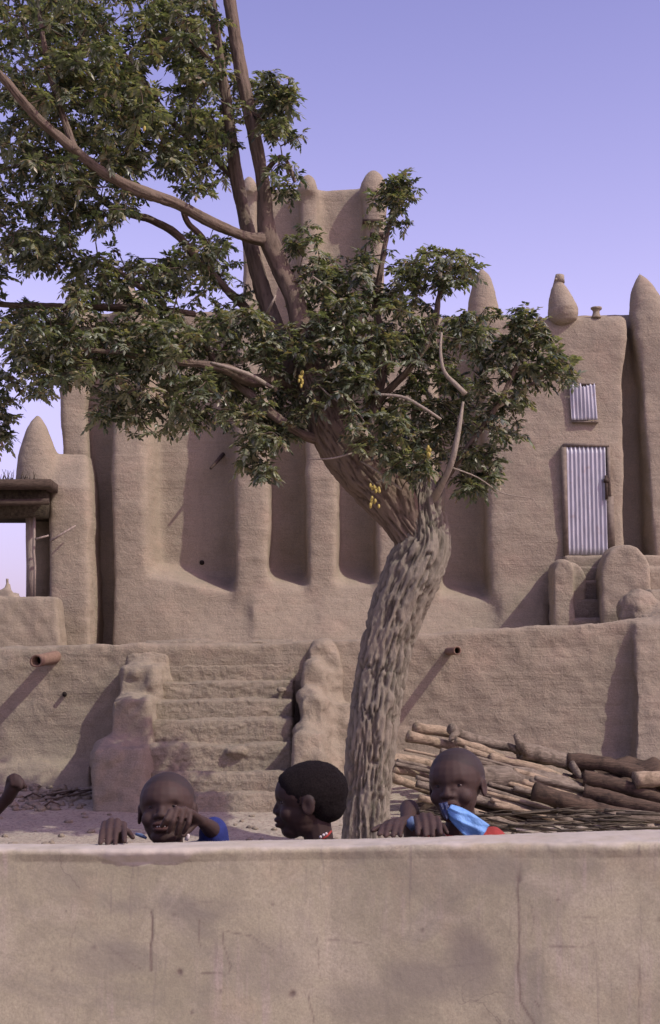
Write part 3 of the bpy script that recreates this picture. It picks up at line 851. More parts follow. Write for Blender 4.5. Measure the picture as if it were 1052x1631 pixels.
# ------------------------------------------------------------------ firewood
def log(pts, rpx, Y0, Y1, mat, label, seed, group='logs of the firewood heap', fork=None):
    n = len(pts)
    path = []
    for k, (x, y) in enumerate(pts):
        Y = Y0 + (Y1 - Y0) * k / (n - 1)
        p = P(x, y, Y); r = rpx * Y / FPX
        path.append((p.x, p.y, p.z, r * (1.05 - .25 * k / (n - 1))))
    A = smooth_path(path, 0.07)
    v, f = tube([tuple(a[:3]) for a in A], list(A[:, 3]), 12)
    prims = [(v, f)]
    V, F = join(prims)
    nrm = np.repeat(A[:, :3], 12, axis=0); d = V - nrm
    amp = fbm(V, 7, 4, seed, (.6, 1, 1)) * .38 + fbm(V, 30, 2, seed + 4) * .12
    V = nrm + d * (1 + amp)[:, None]
    if fork:
        for (q, w) in fork:
            a = P(*q[0]); b = P(*q[1])
            v2, f2 = tube([a, a.lerp(b, .5), b], [w, w * .85, w * .4], 9)
            v2 = v2 + (fbm(v2, 12, 3, seed)[:, None]) * .03
            V, F = join([(V, F), (v2, f2)])
    o = put('log', raw_mesh('log', V, F), M[mat], None, group=group)
    o['label'] = label; o['category'] = 'log'
    return o
LOGS = [
 ([(661, 1160), (690, 1163), (722, 1168)], 9, 17.5, 17.7, 'log_pale', 'short pale log topmost at the left end of the firewood heap'),
 ([(650, 1173), (690, 1181), (728, 1192)], 9, 17.35, 17.6, 'log_pale', 'tan log just under the topmost pale one, end poking out left'),
 ([(718, 1161), (745, 1175), (800, 1188), (880, 1206)], 8.5, 17.4, 17.9, 'log_grey', 'long grey log running from the heap top down to the forked stump'),
 ([(726, 1180), (780, 1198), (835, 1226)], 6.5, 17.2, 17.5, 'log_pale', 'slim pale pole slanting behind the right boy\'s head'),
 ([(740, 1192), (800, 1215), (850, 1246)], 5.5, 17.1, 17.3, 'log_pale', 'thinnest pale pole slanting right of the right boy\'s head'),
 ([(622, 1209), (660, 1212), (712, 1228)], 9.5, 16.9, 17.2, 'log_pale', 'thick pale log with split end right beside the trunk'),
 ([(626, 1226), (660, 1232), (712, 1246)], 7, 16.75, 17.1, 'log_pale', 'pale log second below the split ended one by the trunk'),
 ([(624, 1238), (660, 1252), (716, 1272)], 7.5, 16.6, 17.0, 'log_pale', 'lowest pale log slanting beside the trunk'),
 ([(828, 1196), (870, 1204), (910, 1216), (944, 1240)], 15, 17.2, 17.4, 'log_grey', 'gnarled forked log with pale broken stub sticking up'),
 ([(745, 1240), (820, 1242), (880, 1250), (948, 1276)], 21, 16.7, 17.1, 'log_grey', 'thickest grey log lying across the middle of the heap'),
 ([(905, 1212), (960, 1216), (1010, 1230), (1085, 1262)], 13, 17.3, 17.0, 'log_dark', 'dark reddish log at the upper right of the heap'),
 ([(1012, 1244), (1050, 1240), (1110, 1245)], 13, 16.8, 16.9, 'log_pale', 'brown log with pale cut end at the right edge'),
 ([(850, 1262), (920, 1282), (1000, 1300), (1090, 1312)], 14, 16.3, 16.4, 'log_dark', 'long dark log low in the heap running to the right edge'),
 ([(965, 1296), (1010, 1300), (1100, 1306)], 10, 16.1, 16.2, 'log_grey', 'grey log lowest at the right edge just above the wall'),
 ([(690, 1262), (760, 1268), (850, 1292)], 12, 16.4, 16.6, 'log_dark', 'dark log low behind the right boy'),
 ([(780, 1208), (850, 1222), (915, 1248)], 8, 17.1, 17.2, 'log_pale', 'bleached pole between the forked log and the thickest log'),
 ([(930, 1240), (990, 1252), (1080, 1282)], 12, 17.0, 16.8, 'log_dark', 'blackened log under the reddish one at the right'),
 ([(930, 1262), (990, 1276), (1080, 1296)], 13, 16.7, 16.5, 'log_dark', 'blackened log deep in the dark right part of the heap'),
]
for i, (pts, r, y0, y1, m, lab) in enumerate(LOGS):
    fk = None
    if i == 8: fk = [(((838, 1200, 17.15), (820, 1172, 17.0)), .07), (((826, 1196, 17.15), (808, 1186, 17.1)), .05), (((912, 1216, 17.15), (926, 1240, 16.95)), .05)]
    if i == 2: fk = [(((728, 1166, 17.4), (716, 1180, 17.3)), .05)]
    log(pts, r, y0, y1, m, lab, 200 + i, fork=fk)
rng = random.Random(12)
for i in range(38):
    x0 = rng.uniform(680, 990); t = (x0 - 700) / 350
    y0 = 1215 + t * 50 + rng.uniform(-8, 50); L = rng.uniform(80, 170)
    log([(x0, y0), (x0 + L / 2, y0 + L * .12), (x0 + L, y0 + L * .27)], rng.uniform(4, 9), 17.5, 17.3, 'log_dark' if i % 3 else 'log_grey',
        'dark log half buried in the back of the firewood heap', 300 + i)
for i in range(46):
    x0 = rng.uniform(625, 930); t = (x0 - 640) / 300
    y0 = 1195 + t * 46 + rng.uniform(-12, 84); L = rng.uniform(90, 200)
    log([(x0, y0), (x0 + L / 2, y0 + L * .14 + rng.uniform(-4, 4)), (x0 + L, y0 + L * .3)], rng.uniform(2.5, 6), 16.75 - max(0, (y0 - 1215 - t * 46)) * .013, 16.9 - max(0, (y0 - 1215 - t * 46)) * .013, ('log_pale', 'log_grey', 'log_grey')[i % 3],
        'thin pole among the pale ones slanting through the middle of the firewood heap', 400 + i, group='thin poles of the firewood heap')
tw = []
for i in range(95):
    x = rng.uniform(600, 1000); y = 1288 + rng.uniform(0, 34) + (x - 600) * .01; Y = 15.9 - (y - 1288) / 34 * .7 + rng.uniform(-.1, .1)
    L = rng.uniform(20, 120); a = rng.uniform(-.12, .25)
    p0 = P(x, y, Y); p1 = P(x + L / 2, y + L / 2 * a + rng.uniform(-3, 3), Y); p2 = P(x + L, y + L * a, Y + rng.uniform(-.1, .1))
    r = rng.uniform(.006, .018)
    tw.append(tube([p0, p1, p2], [r, r, r * .5], 5))
obj('brushwood', tw, M['brush'], None, kind='stuff', label='mat of thin brushwood under the logs')
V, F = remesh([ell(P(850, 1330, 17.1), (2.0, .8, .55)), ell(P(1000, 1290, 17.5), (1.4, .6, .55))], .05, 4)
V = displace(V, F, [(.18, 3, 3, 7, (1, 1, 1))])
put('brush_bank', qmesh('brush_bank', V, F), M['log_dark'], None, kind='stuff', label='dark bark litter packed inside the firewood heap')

# ------------------------------------------------------------------ the tree
TY = 14.5
tree = empty('tree', P(585, 1330, TY), 'leaning tree with furrowed trunk and wide leafy crown in front of the mosque', 'tree')
skeleton = []
def limb(name, pts, mat, seg=14, step=0.06, rough=0.12, furrow=0.0, seed=1, label=None):
    """pts: (px, py, depth, radius px)"""
    path = []
    for (x, y, Y, r) in pts:
        p = P(x, y, Y); path.append((p.x, p.y, p.z, r * Y / FPX * (.72 if mat == 'bark_pale' else 1)))
    A = smooth_path(path, step)
    for a in A[::max(1, int(.18 / step))]: skeleton.append(Vector(a[:3]))
    n = seg
    V, F = tube([tuple(a[:3]) for a in A], list(A[:, 3]), n)
    base = np.repeat(A[:, :3], n, axis=0); rad = np.repeat(A[:, 3], n)
    d = V - base
    ang = np.tile(np.arange(n) * 2 * math.pi / n, len(A))
    s = np.repeat(np.arange(len(A)) * step, n)
    q = np.stack([np.cos(ang) * 1.0, np.sin(ang) * 1.0, s * 1.0], axis=1)
    lump = fbm(q, 1.6, 3, seed) * rough
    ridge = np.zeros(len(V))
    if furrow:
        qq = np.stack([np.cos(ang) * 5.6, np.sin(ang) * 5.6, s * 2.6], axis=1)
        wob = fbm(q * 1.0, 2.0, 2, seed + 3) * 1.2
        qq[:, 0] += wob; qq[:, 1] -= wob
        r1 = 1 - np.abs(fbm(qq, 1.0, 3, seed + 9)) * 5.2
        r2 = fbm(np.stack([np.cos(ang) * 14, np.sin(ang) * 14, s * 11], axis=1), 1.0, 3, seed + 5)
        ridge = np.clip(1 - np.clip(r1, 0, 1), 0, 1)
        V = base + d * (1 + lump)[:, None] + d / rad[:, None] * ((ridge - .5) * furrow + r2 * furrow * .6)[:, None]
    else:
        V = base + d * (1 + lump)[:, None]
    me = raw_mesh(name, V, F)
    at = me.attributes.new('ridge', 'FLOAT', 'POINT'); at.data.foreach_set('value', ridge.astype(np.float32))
    o = put(name, me, M[mat], tree)
    if label: o['label'] = label
    return o
trunk = [(584, 1345, TY, 38), (584, 1320, TY, 34), (586, 1270, TY, 33), (591, 1200, TY, 36), (599, 1130, TY, 37), (607, 1080, TY, 37), (620, 1020, TY, 38), (640, 955, TY, 41),
         (662, 905, TY, 43), (676, 868, TY, 39), (676, 830, TY, 33), (674, 800, TY, 29), (676, 776, TY, 20), (680, 762, TY, 9)]
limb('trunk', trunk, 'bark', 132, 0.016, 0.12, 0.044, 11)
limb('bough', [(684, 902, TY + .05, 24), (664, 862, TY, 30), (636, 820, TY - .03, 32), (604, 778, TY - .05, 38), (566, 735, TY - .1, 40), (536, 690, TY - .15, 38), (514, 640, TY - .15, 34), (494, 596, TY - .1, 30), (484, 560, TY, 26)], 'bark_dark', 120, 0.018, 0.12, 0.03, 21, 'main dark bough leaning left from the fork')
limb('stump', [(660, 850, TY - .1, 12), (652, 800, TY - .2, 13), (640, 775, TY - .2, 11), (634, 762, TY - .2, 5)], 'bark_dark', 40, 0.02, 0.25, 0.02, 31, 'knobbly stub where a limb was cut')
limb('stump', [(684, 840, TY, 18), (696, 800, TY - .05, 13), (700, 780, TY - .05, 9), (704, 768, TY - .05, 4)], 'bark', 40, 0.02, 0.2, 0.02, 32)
LB = [
 ('bough', [(488, 560, TY, 22), (470, 480, TY, 17), (446, 425, TY + .1, 17), (426, 374, TY + .1, 17), (420, 300, TY + .1, 12), (410, 240, TY + .1, 12), (396, 170, TY + .1, 12), (380, 90, TY + .1, 12), (366, 0, TY + .1, 11), (352, -90, TY, 10)]),
 ('bough', [(478, 600, TY - .1, 22), (446, 540, TY + .2, 18), (424, 480, TY + .3, 15), (404, 410, TY + .35, 14), (388, 340, TY + .4, 12), (376, 280, TY + .4, 12), (368, 210, TY + .4, 9), (356, 130, TY + .4, 9), (344, 50, TY + .3, 8), (330, -60, TY + .3, 7)]),
 ('bough', [(424, 380, TY + .1, 14), (396, 378, TY - .1, 9), (340, 356, TY - .4, 9.5), (280, 324, TY - .7, 9), (220, 304, TY - 1.0, 11), (160, 272, TY - 1.2, 9), (110, 232, TY - 1.4, 8.5), (60, 188, TY - 1.6, 8), (12, 132, TY - 1.8, 6.5), (-50, 60, TY - 2.0, 5)]),
 ('bough', [(480, 620, TY, 20), (440, 604, TY - .3, 11), (400, 606, TY - .5, 12), (365, 590, TY - .7, 9), (320, 580, TY - .8, 5.5), (250, 575, TY - .9, 5), (190, 562, TY - 1, 4), (120, 556, TY - 1.1, 3)]),
 ('bough', [(540, 700, TY, 18), (490, 696, TY - .3, 8), (440, 664, TY - .5, 8), (396, 626, TY - .45, 7), (350, 585, TY - .4, 6), (310, 530, TY - .3, 6), (262, 490, TY - .2, 5), (200, 440, TY - .2, 4), (140, 410, TY - .1, 3)]),
 ('bough', [(440, 560, TY + .2, 10), (400, 500, TY + .5, 7), (362, 462, TY + .5, 7), (320, 420, TY + .5, 7), (282, 374, TY + .4, 6.5), (240, 350, TY + .4, 6), (180, 330, TY + .4, 5), (100, 270, TY + .5, 4), (30, 230, TY + .6, 3)]),
 ('branch', [(340, 440, TY + .5, 5), (326, 385, TY + .4, 5), (300, 355, TY + .3, 4.5), (290, 330, TY + .2, 4)]),
 ('branch', [(310, 500, TY + .3, 5), (240, 492, TY, 6), (160, 490, TY, 5.5), (80, 488, TY, 5), (20, 486, TY + .1, 4), (-60, 480, TY + .2, 3)]),
 ('branch', [(380, 290, TY + .4, 7), (340, 250, TY + .5, 5), (280, 200, TY + .6, 5.5), (235, 140, TY + .7, 5.5), (200, 90, TY + .8, 5), (150, 30, TY + .9, 4), (110, -60, TY + 1, 3)]),
 ('branch', [(358, 130, TY + .4, 5), (330, 90, TY + .2, 4), (290, 60, TY, 3), (240, 70, TY - .2, 2.5)]),
 ('branch', [(404, 200, TY + .1, 5), (430, 160, TY, 3), (445, 130, TY, 2)]),
 ('branch', [(418, 280, TY + .1, 5), (450, 250, TY - .1, 3), (470, 290, TY - .2, 2)]),
 ('branch', [(120, 240, TY - 1.4, 6), (80, 120, TY - 1.2, 4), (60, 0, TY - 1, 3)]),
 ('branch', [(560, 730, TY, 16), (590, 690, TY, 12), (600, 640, TY + .2, 9), (612, 560, TY + .3, 8), (600, 490, TY + .4, 6), (612, 400, TY + .4, 4), (628, 320, TY + .5, 2.5), (636, 280, TY + .5, 1.5)]),
 ('branch', [(600, 640, TY + .2, 7), (650, 590, TY, 6), (690, 530, TY, 5), (700, 470, TY, 4), (720, 420, TY, 2.5)]),
 ('branch', [(690, 830, TY - .05, 9), (780, 640, TY - .3, 5), (820, 570, TY - .3, 4), (850, 520, TY - .3, 2.5)] if False else [(700, 775, TY, 8), (740, 720, TY - .2, 5), (790, 650, TY - .3, 4), (830, 570, TY - .3, 3), (862, 505, TY - .3, 2)]),
 ('branch', [(790, 650, TY - .3, 3), (850, 610, TY - .2, 2.2), (900, 570, TY - .2, 1.5)]),
]
for i, (nm, pts) in enumerate(LB):
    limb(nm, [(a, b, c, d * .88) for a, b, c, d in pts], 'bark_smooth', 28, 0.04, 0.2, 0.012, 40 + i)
PALE = [
 [(688, 800, TY - .1, 11), (704, 772, TY - .3, 7.5), (720, 735, TY - .45, 7), (730, 690, TY - .5, 6), (738, 640, TY - .5, 3)],
 [(742, 628, TY - .6, 6), (726, 612, TY - .6, 5.5), (708, 592, TY - .6, 4.5), (702, 560, TY - .6, 3.5), (704, 530, TY - .55, 2.5)],
 [(596, 628, TY - .7, 2.5), (640, 632, TY - .75, 3.5), (672, 648, TY - .8, 3.5), (703, 668, TY - .8, 3)],
 [(440, 622, TY - .5, 5), (400, 598, TY - .7, 5), (360, 584, TY - .8, 4), (336, 578, TY - .8, 3)],
 [(545, 580, TY - .6, 2.5), (566, 592, TY - .65, 3), (592, 598, TY - .7, 2.5)],
 [(560, 590, TY - .5, 2), (505, 720, TY - .6, 2)] if False else [(500, 602, TY - .5, 2.5), (520, 625, TY - .6, 2), (560, 655, TY - .6, 1.5)],
 [(490, 732, TY - .6, 1), (530, 730, TY - .65, 2), (568, 720, TY - .6, 2)],
 [(600, 770, TY - .4, 3), (640, 740, TY - .5, 2), (600, 700, TY - .5, 2), (560, 640, TY - .5, 1.5)],
 [(640, 780, TY - .5, 3), (600, 750, TY - .55, 2.5), (575, 735, TY - .5, 1.5)],
 [(425, 500, TY - .2, 3.5), (434, 482, TY - .3, 3), (440, 470, TY - .3, 1)],
 [(498, 440, TY - .2, 2), (520, 456, TY - .2, 2.5), (535, 468, TY - .2, 2)],
 [(720, 745, TY - .4, 2), (760, 760, TY - .4, 1.5), (800, 785, TY - .3, 1.2), (850, 795, TY - .3, 1), (856, 806, TY - .3, .8)],
]
for i, pts in enumerate(PALE):
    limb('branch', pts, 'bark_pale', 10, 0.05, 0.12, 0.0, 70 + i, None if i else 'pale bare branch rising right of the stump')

# leaf rosettes: stalks that each carry pairs of leaflets
def leaflet(base, d, side, L, w, droop):
    """4 triangles, folded along the midrib"""
    n = d.cross(side).normalized()
    tip = base + d * L + Vector((0, 0, -droop))
    m = base + d * L * .5 + Vector((0, 0, -droop * .25))
    fold = n * w * .25
    return [base, m + side * w + fold, tip, m - side * w + fold, m]
def rosette(seed, stalks, size):
    r = random.Random(seed)
    V = []; F = []; T = []
    for s in range(stalks):
        az = 2 * math.pi * (s + r.uniform(-.3, .3)) / stalks; el = r.uniform(-.9, 1.1)
        d = Vector((math.cos(az) * math.cos(el), math.sin(az) * math.cos(el), math.sin(el)))
        L = size * r.uniform(.7, 1.15); sag = r.uniform(.15, .55)
        k = r.randint(4, 5); tone = r.random()
        sidev = d.cross(Vector((0, 0, 1))).normalized()
        for j in range(k + 1):
            t = (j + .8) / (k + .8)
            p = d * L * t + Vector((0, 0, -sag * L * t * t))
            dd = (d + Vector((0, 0, -2 * sag * t))).normalized()
            for sgn in ((1, -1) if j < k else (0,)):
                ld = (dd * (.75 if sgn else 1) + sidev * sgn * .75 + Vector((r.uniform(-.35, .35), r.uniform(-.35, .35), r.uniform(-.5, .2)))).normalized()
                sd = ld.cross(Vector((r.uniform(-.4, .4), r.uniform(-.4, .4), 1))).normalized()
                q = leaflet(p, ld, sd, size * r.uniform(.42, .66), size * r.uniform(.11, .16), size * r.uniform(0, .16))
                b = len(V); V += q
                F += [(b, b + 1, b + 4), (b + 1, b + 2, b + 4), (b + 2, b + 3, b + 4), (b + 3, b, b + 4)]
                tn = min(1, max(0, tone * .6 + r.random() * .38))
                T += [tn] * 5
    return np.array([tuple(v) for v in V]), np.array(F), np.array(T)
ROS = [rosette(500 + k, 4 + k % 3, (0.108, 0.12, 0.14, 0.112, 0.13)[k % 5]) for k in range(10)]
def tone_mesh(name, V, F, T, mat):
    me = bpy.data.meshes.new(name)
    me.from_pydata(V.tolist(), [], F.tolist())
    at = me.attributes.new('tone', 'FLOAT', 'POINT'); at.data.foreach_set('value', T.astype(np.float32))
    me.materials.append(mat); me.update()
    return me
# crown volumes: (px, py, rx, ry, count, depth, depth spread)
CR = [
 (60, 60, 120, 110, 105, -.6, 1.5), (200, 60, 130, 100, 100, .3, 1.4), (300, 60, 70, 90, 46, .3, .9), (120, 190, 150, 100, 120, -.6, 1.4),
 (250, 190, 120, 90, 80, 0, 1.2), (40, 330, 110, 90, 64, -.4, 1.4), (150, 330, 80, 60, 30, -.4, 1.2), (60, 430, 120, 60, 42, -.3, 1.3), (200, 440, 110, 50, 40, 0, 1.2),
 (320, 250, 60, 70, 34, 0, 1.0), (350, 150, 50, 60, 18, .2, .8), (430, 150, 40, 50, 16, 0, .5), (455, 200, 28, 60, 7, 0, .5), (430, 190, 30, 60, 10, .2, .5), (455, 285, 28, 30, 6, -.1, .4),
 (300, 420, 80, 50, 30, .2, 1.0), (150, 540, 140, 70, 95, -.6, 1.2), (60, 560, 80, 70, 50, -.6, 1.2), (20, 470, 40, 40, 6, -.4, .6),
 (250, 580, 120, 66, 66, -.5, 1.1), (220, 660, 70, 34, 20, -.5, .7), (350, 640, 80, 46, 30, -.4, .9), (330, 530, 100, 56, 40, -.1, 1.0),
 (410, 720, 26, 42, 14, -.5, .4), (440, 665, 50, 45, 26, -.4, .7), (380, 490, 50, 50, 10, .7, .5), (520, 480, 50, 60, 22, .3, .9), (480, 390, 28, 36, 8, .1, .4), (540, 440, 50, 40, 18, .3, .6),
 (500, 560, 80, 50, 20, .6, .6), (590, 520, 90, 60, 36, .2, 1.0), (600, 430, 30, 50, 9, .4, .4), (634, 320, 22, 48, 11, .5, .3), (640, 300, 26, 24, 5, .5, .3), (600, 330, 14, 40, 2, .5, .3),
 (690, 430, 56, 34, 24, .2, .6), (725, 425, 30, 34, 6, .1, .4), (660, 460, 40, 40, 10, .3, .5), (640, 600, 90, 70, 34, .5, .7), (700, 560, 80, 60, 26, .3, .9), (780, 530, 60, 44, 24, -.1, .7),
 (840, 510, 32, 26, 9, -.3, .4), (850, 570, 46, 44, 16, -.2, .5), (895, 590, 20, 32, 5, -.2, .3), (800, 620, 46, 50, 13, -.1, .6), (610, 690, 80, 46, 26, .4, .5), (560, 640, 60, 50, 16, .6, .3),
 (700, 690, 50, 50, 18, .2, .5), (760, 740, 38, 36, 14, .1, .5), (795, 690, 32, 50, 11, -.1, .4), (720, 640, 70, 50, 17, .4, .6), (0, 700, 16, 50, 5, -.5, .3), (8, 630, 20, 40, 8, -.5, .4),
 (640, 735, 40, 30, 8, .3, .3), (745, 770, 40, 14, 5, .1, .3),
 (455, 560, 50, 40, 12, -.6, .25), (520, 530, 50, 40, 9, -.4, .3), (540, 620, 50, 50, 13, -.7, .2), (600, 680, 50, 50, 13, -.7, .25), (650, 740, 40, 26, 9, -.7, .2), (400, 540, 50, 50, 14, -.5, .4), (570, 560, 60, 50, 16, -.6, .25), (450, 650, 40, 40, 14, -.5, .3),
]
HOLES = [(250, 372, 34, 26), (362, 335, 16, 30), (75, 455, 26, 18), (205, 372, 14, 16), (20, 455, 14, 18), (262, 118, 12, 16), (135, 380, 10, 14)]
rng = random.Random(77)
BOUGHS = [(484, 520, 446, 425, TY), (446, 425, 426, 374, TY + .1), (426, 374, 405, 220, TY + .1), (405, 220, 366, 0, TY + .1), (436, 500, 404, 410, TY + .3), (404, 410, 376, 280, TY + .4), (376, 280, 356, 130, TY + .4),
          (424, 380, 280, 324, TY - .5), (280, 324, 110, 232, TY - 1.2), (110, 232, 12, 132, TY - 1.7), (470, 616, 365, 590, TY - .6), (480, 690, 350, 585, TY - .45), (362, 462, 282, 374, TY + .4), (200, 491, 20, 486, TY), (730, 745, 738, 640, TY - .5), (742, 628, 704, 530, TY - .6), (596, 628, 703, 668, TY - .8), (540, 690, 600, 770, TY - .1)]
spots = []
for (cx, cy, rx, ry, cnt, dd, ds) in CR:
    for k in range(int(cnt * 1.85)):
        for _ in range(40):
            a = rng.uniform(0, 2 * math.pi); q = math.sqrt(rng.random())
            x = cx + rx * q * math.cos(a); y = cy + ry * q * math.sin(a)
            if not any(((x - hx) / (hr + 14)) ** 2 + ((y - hy) / (hs + 14)) ** 2 < 1 for hx, hy, hr, hs in HOLES): break
        Y = TY + dd * .9 + rng.uniform(-ds, ds) * .75
        for (x1, y1, x2, y2, Yb_) in BOUGHS:
            tt = max(0, min(1, ((x - x1) * (x2 - x1) + (y - y1) * (y2 - y1)) / ((x2 - x1) ** 2 + (y2 - y1) ** 2)))
            if math.hypot(x - x1 - tt * (x2 - x1), y - y1 - tt * (y2 - y1)) < 20 and Y < Yb_ + .2 and rng.random() < .6:
                Y = Yb_ + rng.uniform(.25, .8)
        # keep leaves clear of the front of the big boughs now and then
        spots.append((P(x, y, Y), rng.uniform(.8, 1.2)))
spots.sort(key=lambda s: s[0].y)
SK = np.array([tuple(s) for s in skeleton])
ros_me = [tone_mesh('leaf_spray', V, F, T, M['leaf']) for V, F, T in ROS]
bulkV, bulkF, bulkT, off = [], [], [], 0
twigs = []
# every spray hangs on the nearest wood: a limb, or a spray that sits nearer to one
pts_ = np.array([tuple(p) for p, sc in spots])
d0 = np.array([np.linalg.norm(SK - p, axis=1).min() for p in pts_])
nodes = SK.copy()
for i in np.argsort(d0):
    p = pts_[i]
    dist = np.linalg.norm(nodes - p, axis=1) + np.maximum(0, nodes[:, 2] - p[2]) * .3
    q = Vector(nodes[int(np.argmin(dist))]); p = Vector(p); L = (p - q).length
    mid = q.lerp(p, .5) + Vector((rng.uniform(-.15, .15), rng.uniform(-.15, .15), rng.uniform(-.1, .15))) * L
    r0 = min(.016, .006 + .010 * L)
    twigs.append(tube([q, q.lerp(mid, .6), mid, mid.lerp(p, .6), p], [r0, r0 * .85, r0 * .75, r0 * .6, .004], 4, False))
    nodes = np.concatenate([nodes, [tuple(mid), tuple(p)]])
for i, (p, sc) in enumerate(spots):
    k = rng.randrange(10)
    rot = Matrix.Rotation(rng.uniform(0, 6.28), 3, 'Z') @ Matrix.Rotation(rng.uniform(-.6, .6), 3, 'X')
    if i % 5 == 0 and i < 1500:
        o = put('leaf_spray', ros_me[k], None, tree)
        o.matrix_world = Matrix.Translation(p) @ rot.to_4x4() @ Matrix.Scale(sc, 4)
        o.matrix_parent_inverse = Matrix.Identity(4)
        o.location = p - tree.location
    else:
        V, F, T = ROS[k]
        bulkV.append(V * sc @ np.array(rot).T + np.array(tuple(p))); bulkF.append(F + off); bulkT.append((T + rng.random() * .35) % 1.0); off += len(V)
cme = tone_mesh('crown', np.concatenate(bulkV), np.concatenate(bulkF), np.concatenate(bulkT), M['leaf'])
put('crown', cme, None, tree, kind='stuff')
obj('twigs', twigs, M['bark_smooth'], tree, kind='stuff')
print('rosettes', len(spots))
for (x, y, Y, n, s_) in ((597, 790, TY - .75, 18, 13), (686, 714, TY - .8, 8, 8), (480, 606, TY - .6, 8, 8), (478, 592, TY - .6, 6, 8), (230, 208, TY - 1.6, 4, 5)):
    for _ in range(n): obj('seed_pod', ell(P(x + rng.uniform(-s_ * .6, s_ * .6), y + rng.uniform(-s_, s_) * 1.3, Y + rng.uniform(-.1, .1)), (.014, .014, .024), n=6), M['yellow'], tree)

# ------------------------------------------------------------------ the wall in front
# top front edge and back edge follow the photograph's rows
FX = [-3.5, -1.2, -0.84, -0.45, -0.1, 0.0, 0.35, 0.84, 1.2, 3.5]
FZ = [1.190, 1.203, 1.207, 1.208, 1.214, 1.215, 1.223, 1.232, 1.238, 1.26]
FYf = [3.58, 3.55, 3.54, 3.53, 3.52, 3.52, 3.48, 3.43, 3.41, 3.36]
FYb = [3.72, 3.71, 3.70, 3.70, 3.71, 3.715, 3.735, 3.79, 3.80, 3.88]
xs = np.concatenate([np.linspace(-3.5, -1.05, 60), np.arange(-1.04, 1.041, .004), np.linspace(1.06, 3.5, 60)])
prof = []   # (kind, t)
for z in np.concatenate([np.linspace(-0.05, 0.55, 12), np.arange(0.56, 1.142, .005), ]): prof.append(('f', z))
for t in np.linspace(0, 1, 28): prof.append(('r', t))
for t in np.linspace(0.06, 1, 26): prof.append(('t', t))
for t in np.linspace(0.1, 1, 8): prof.append(('k', t))
ztop = np.interp(xs, FX, FZ); yf = np.interp(xs, FX, FYf); yb = np.interp(xs, FX, FYb)
G = np.zeros((len(prof), len(xs), 3)); RIM = np.zeros((len(prof), len(xs)))
edge_n = fbm(np.stack([xs, xs * 0, xs * 0], 1), 7, 4, 3) * .012 + fbm(np.stack([xs, xs * 0, xs * 0 + 9], 1), 30, 3, 5) * .005
crumb = np.exp(-((xs + .47) / .14) ** 2) * .012 + np.clip(fbm(np.stack([xs, xs * 0, xs * 0 + 3], 1), 13, 3, 15), 0, 1) * .006
for r, (kd, t) in enumerate(prof):
    G[r, :, 0] = xs
    if kd == 'f': G[r, :, 1] = yf - .02 * (1.12 - t) ; G[r, :, 2] = t
    elif kd == 'r':
        a = t * math.pi / 2; rr = .013
        zlow = np.minimum(ztop - .03, 1.19) * 0 + ztop - .045
        ta = max(0, (t - .6) / .4) * math.pi / 2; z1 = ztop - rr + rr * math.sin(ta) if t > .6 else zlow + (ztop - rr - zlow) * t / .6
        G[r, :, 1] = yf + rr * (1 - math.cos(ta)) - (edge_n * .5 + .002) * min(1, max(0, t - .25) * 3) - crumb * .8 * min(1, max(0, t - .2) * 2) ; G[r, :, 2] = z1
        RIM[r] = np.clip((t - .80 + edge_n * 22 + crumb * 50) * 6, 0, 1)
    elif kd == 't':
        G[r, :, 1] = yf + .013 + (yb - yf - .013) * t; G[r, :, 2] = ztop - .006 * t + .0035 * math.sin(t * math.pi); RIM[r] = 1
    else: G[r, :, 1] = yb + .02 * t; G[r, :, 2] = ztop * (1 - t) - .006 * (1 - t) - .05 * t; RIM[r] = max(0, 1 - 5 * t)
V = G.reshape(-1, 3); nx = len(xs)
ii = (np.arange(len(prof) - 1)[:, None] * nx + np.arange(nx - 1)[None]).ravel()
F = np.stack([ii, ii + 1, ii + nx + 1, ii + nx], axis=1)
RIM = RIM.ravel()
lay = fbm(V, 2.5, 2, 61) * .008 + fbm(V, 14, 3, 65) * .0012 + fbm(V, 45, 3, 67) * .0016 * RIM
N = vnormals(V, F)
V = V + N * lay[:, None]
# cracks and scratches along drawn lines
proj = lambda v: (v[:, 0] / v[:, 1], v[:, 2])
MARKS = [([(822, 1375), (823, 1420), (826, 1480), (823, 1540), (828, 1590), (850, 1631)], .0028, .66), ([(238, 1455), (240, 1500), (238, 1550)], .003, .8),
         ([(352, 1485), (357, 1515), (366, 1545), (362, 1556), (320, 1557)], .0018, .6), ([(360, 1486), (400, 1492), (436, 1516)], .002, .5),
         ([(168, 1512), (195, 1532), (225, 1548)], .002, .4), ([(842, 1430), (848, 1460), (844, 1490)], .0015, .35), ([(900, 1455), (948, 1458)], .0015, .4),
         ([(870, 1503), (930, 1502), (950, 1494)], .0015, .4), ([(1008, 1530), (1012, 1631)], .002, .45), ([(526, 1500), (585, 1505)], .002, .4),
         ([(493, 1590), (500, 1631)], .002, .55), ([(315, 1470), (318, 1512)], .002, .5), ([(120, 1470), (105, 1515)], .0015, .35), ([(506, 1495), (510, 1560)], .0015, .4), ([(1040, 1460), (1052, 1462)], .003, .6),
         ([(850, 1590), (855, 1598)], .002, .6), ([(220, 1450), (300, 1445), (340, 1440)], .0015, .3), ([(700, 1540), (780, 1530)], .002, .3)]
crack = np.zeros(len(V))
frontm = (np.abs(V[:, 0]) < 1.05) & (V[:, 2] > .5)
idx = np.nonzero(frontm)[0]
pt = V[idx][:, [0, 2]]
wobx = fbm(V[idx], 25, 3, 71) * .006; wobz = fbm(V[idx], 25, 3, 73) * .006
pt = pt + np.stack([wobx, wobz], 1)
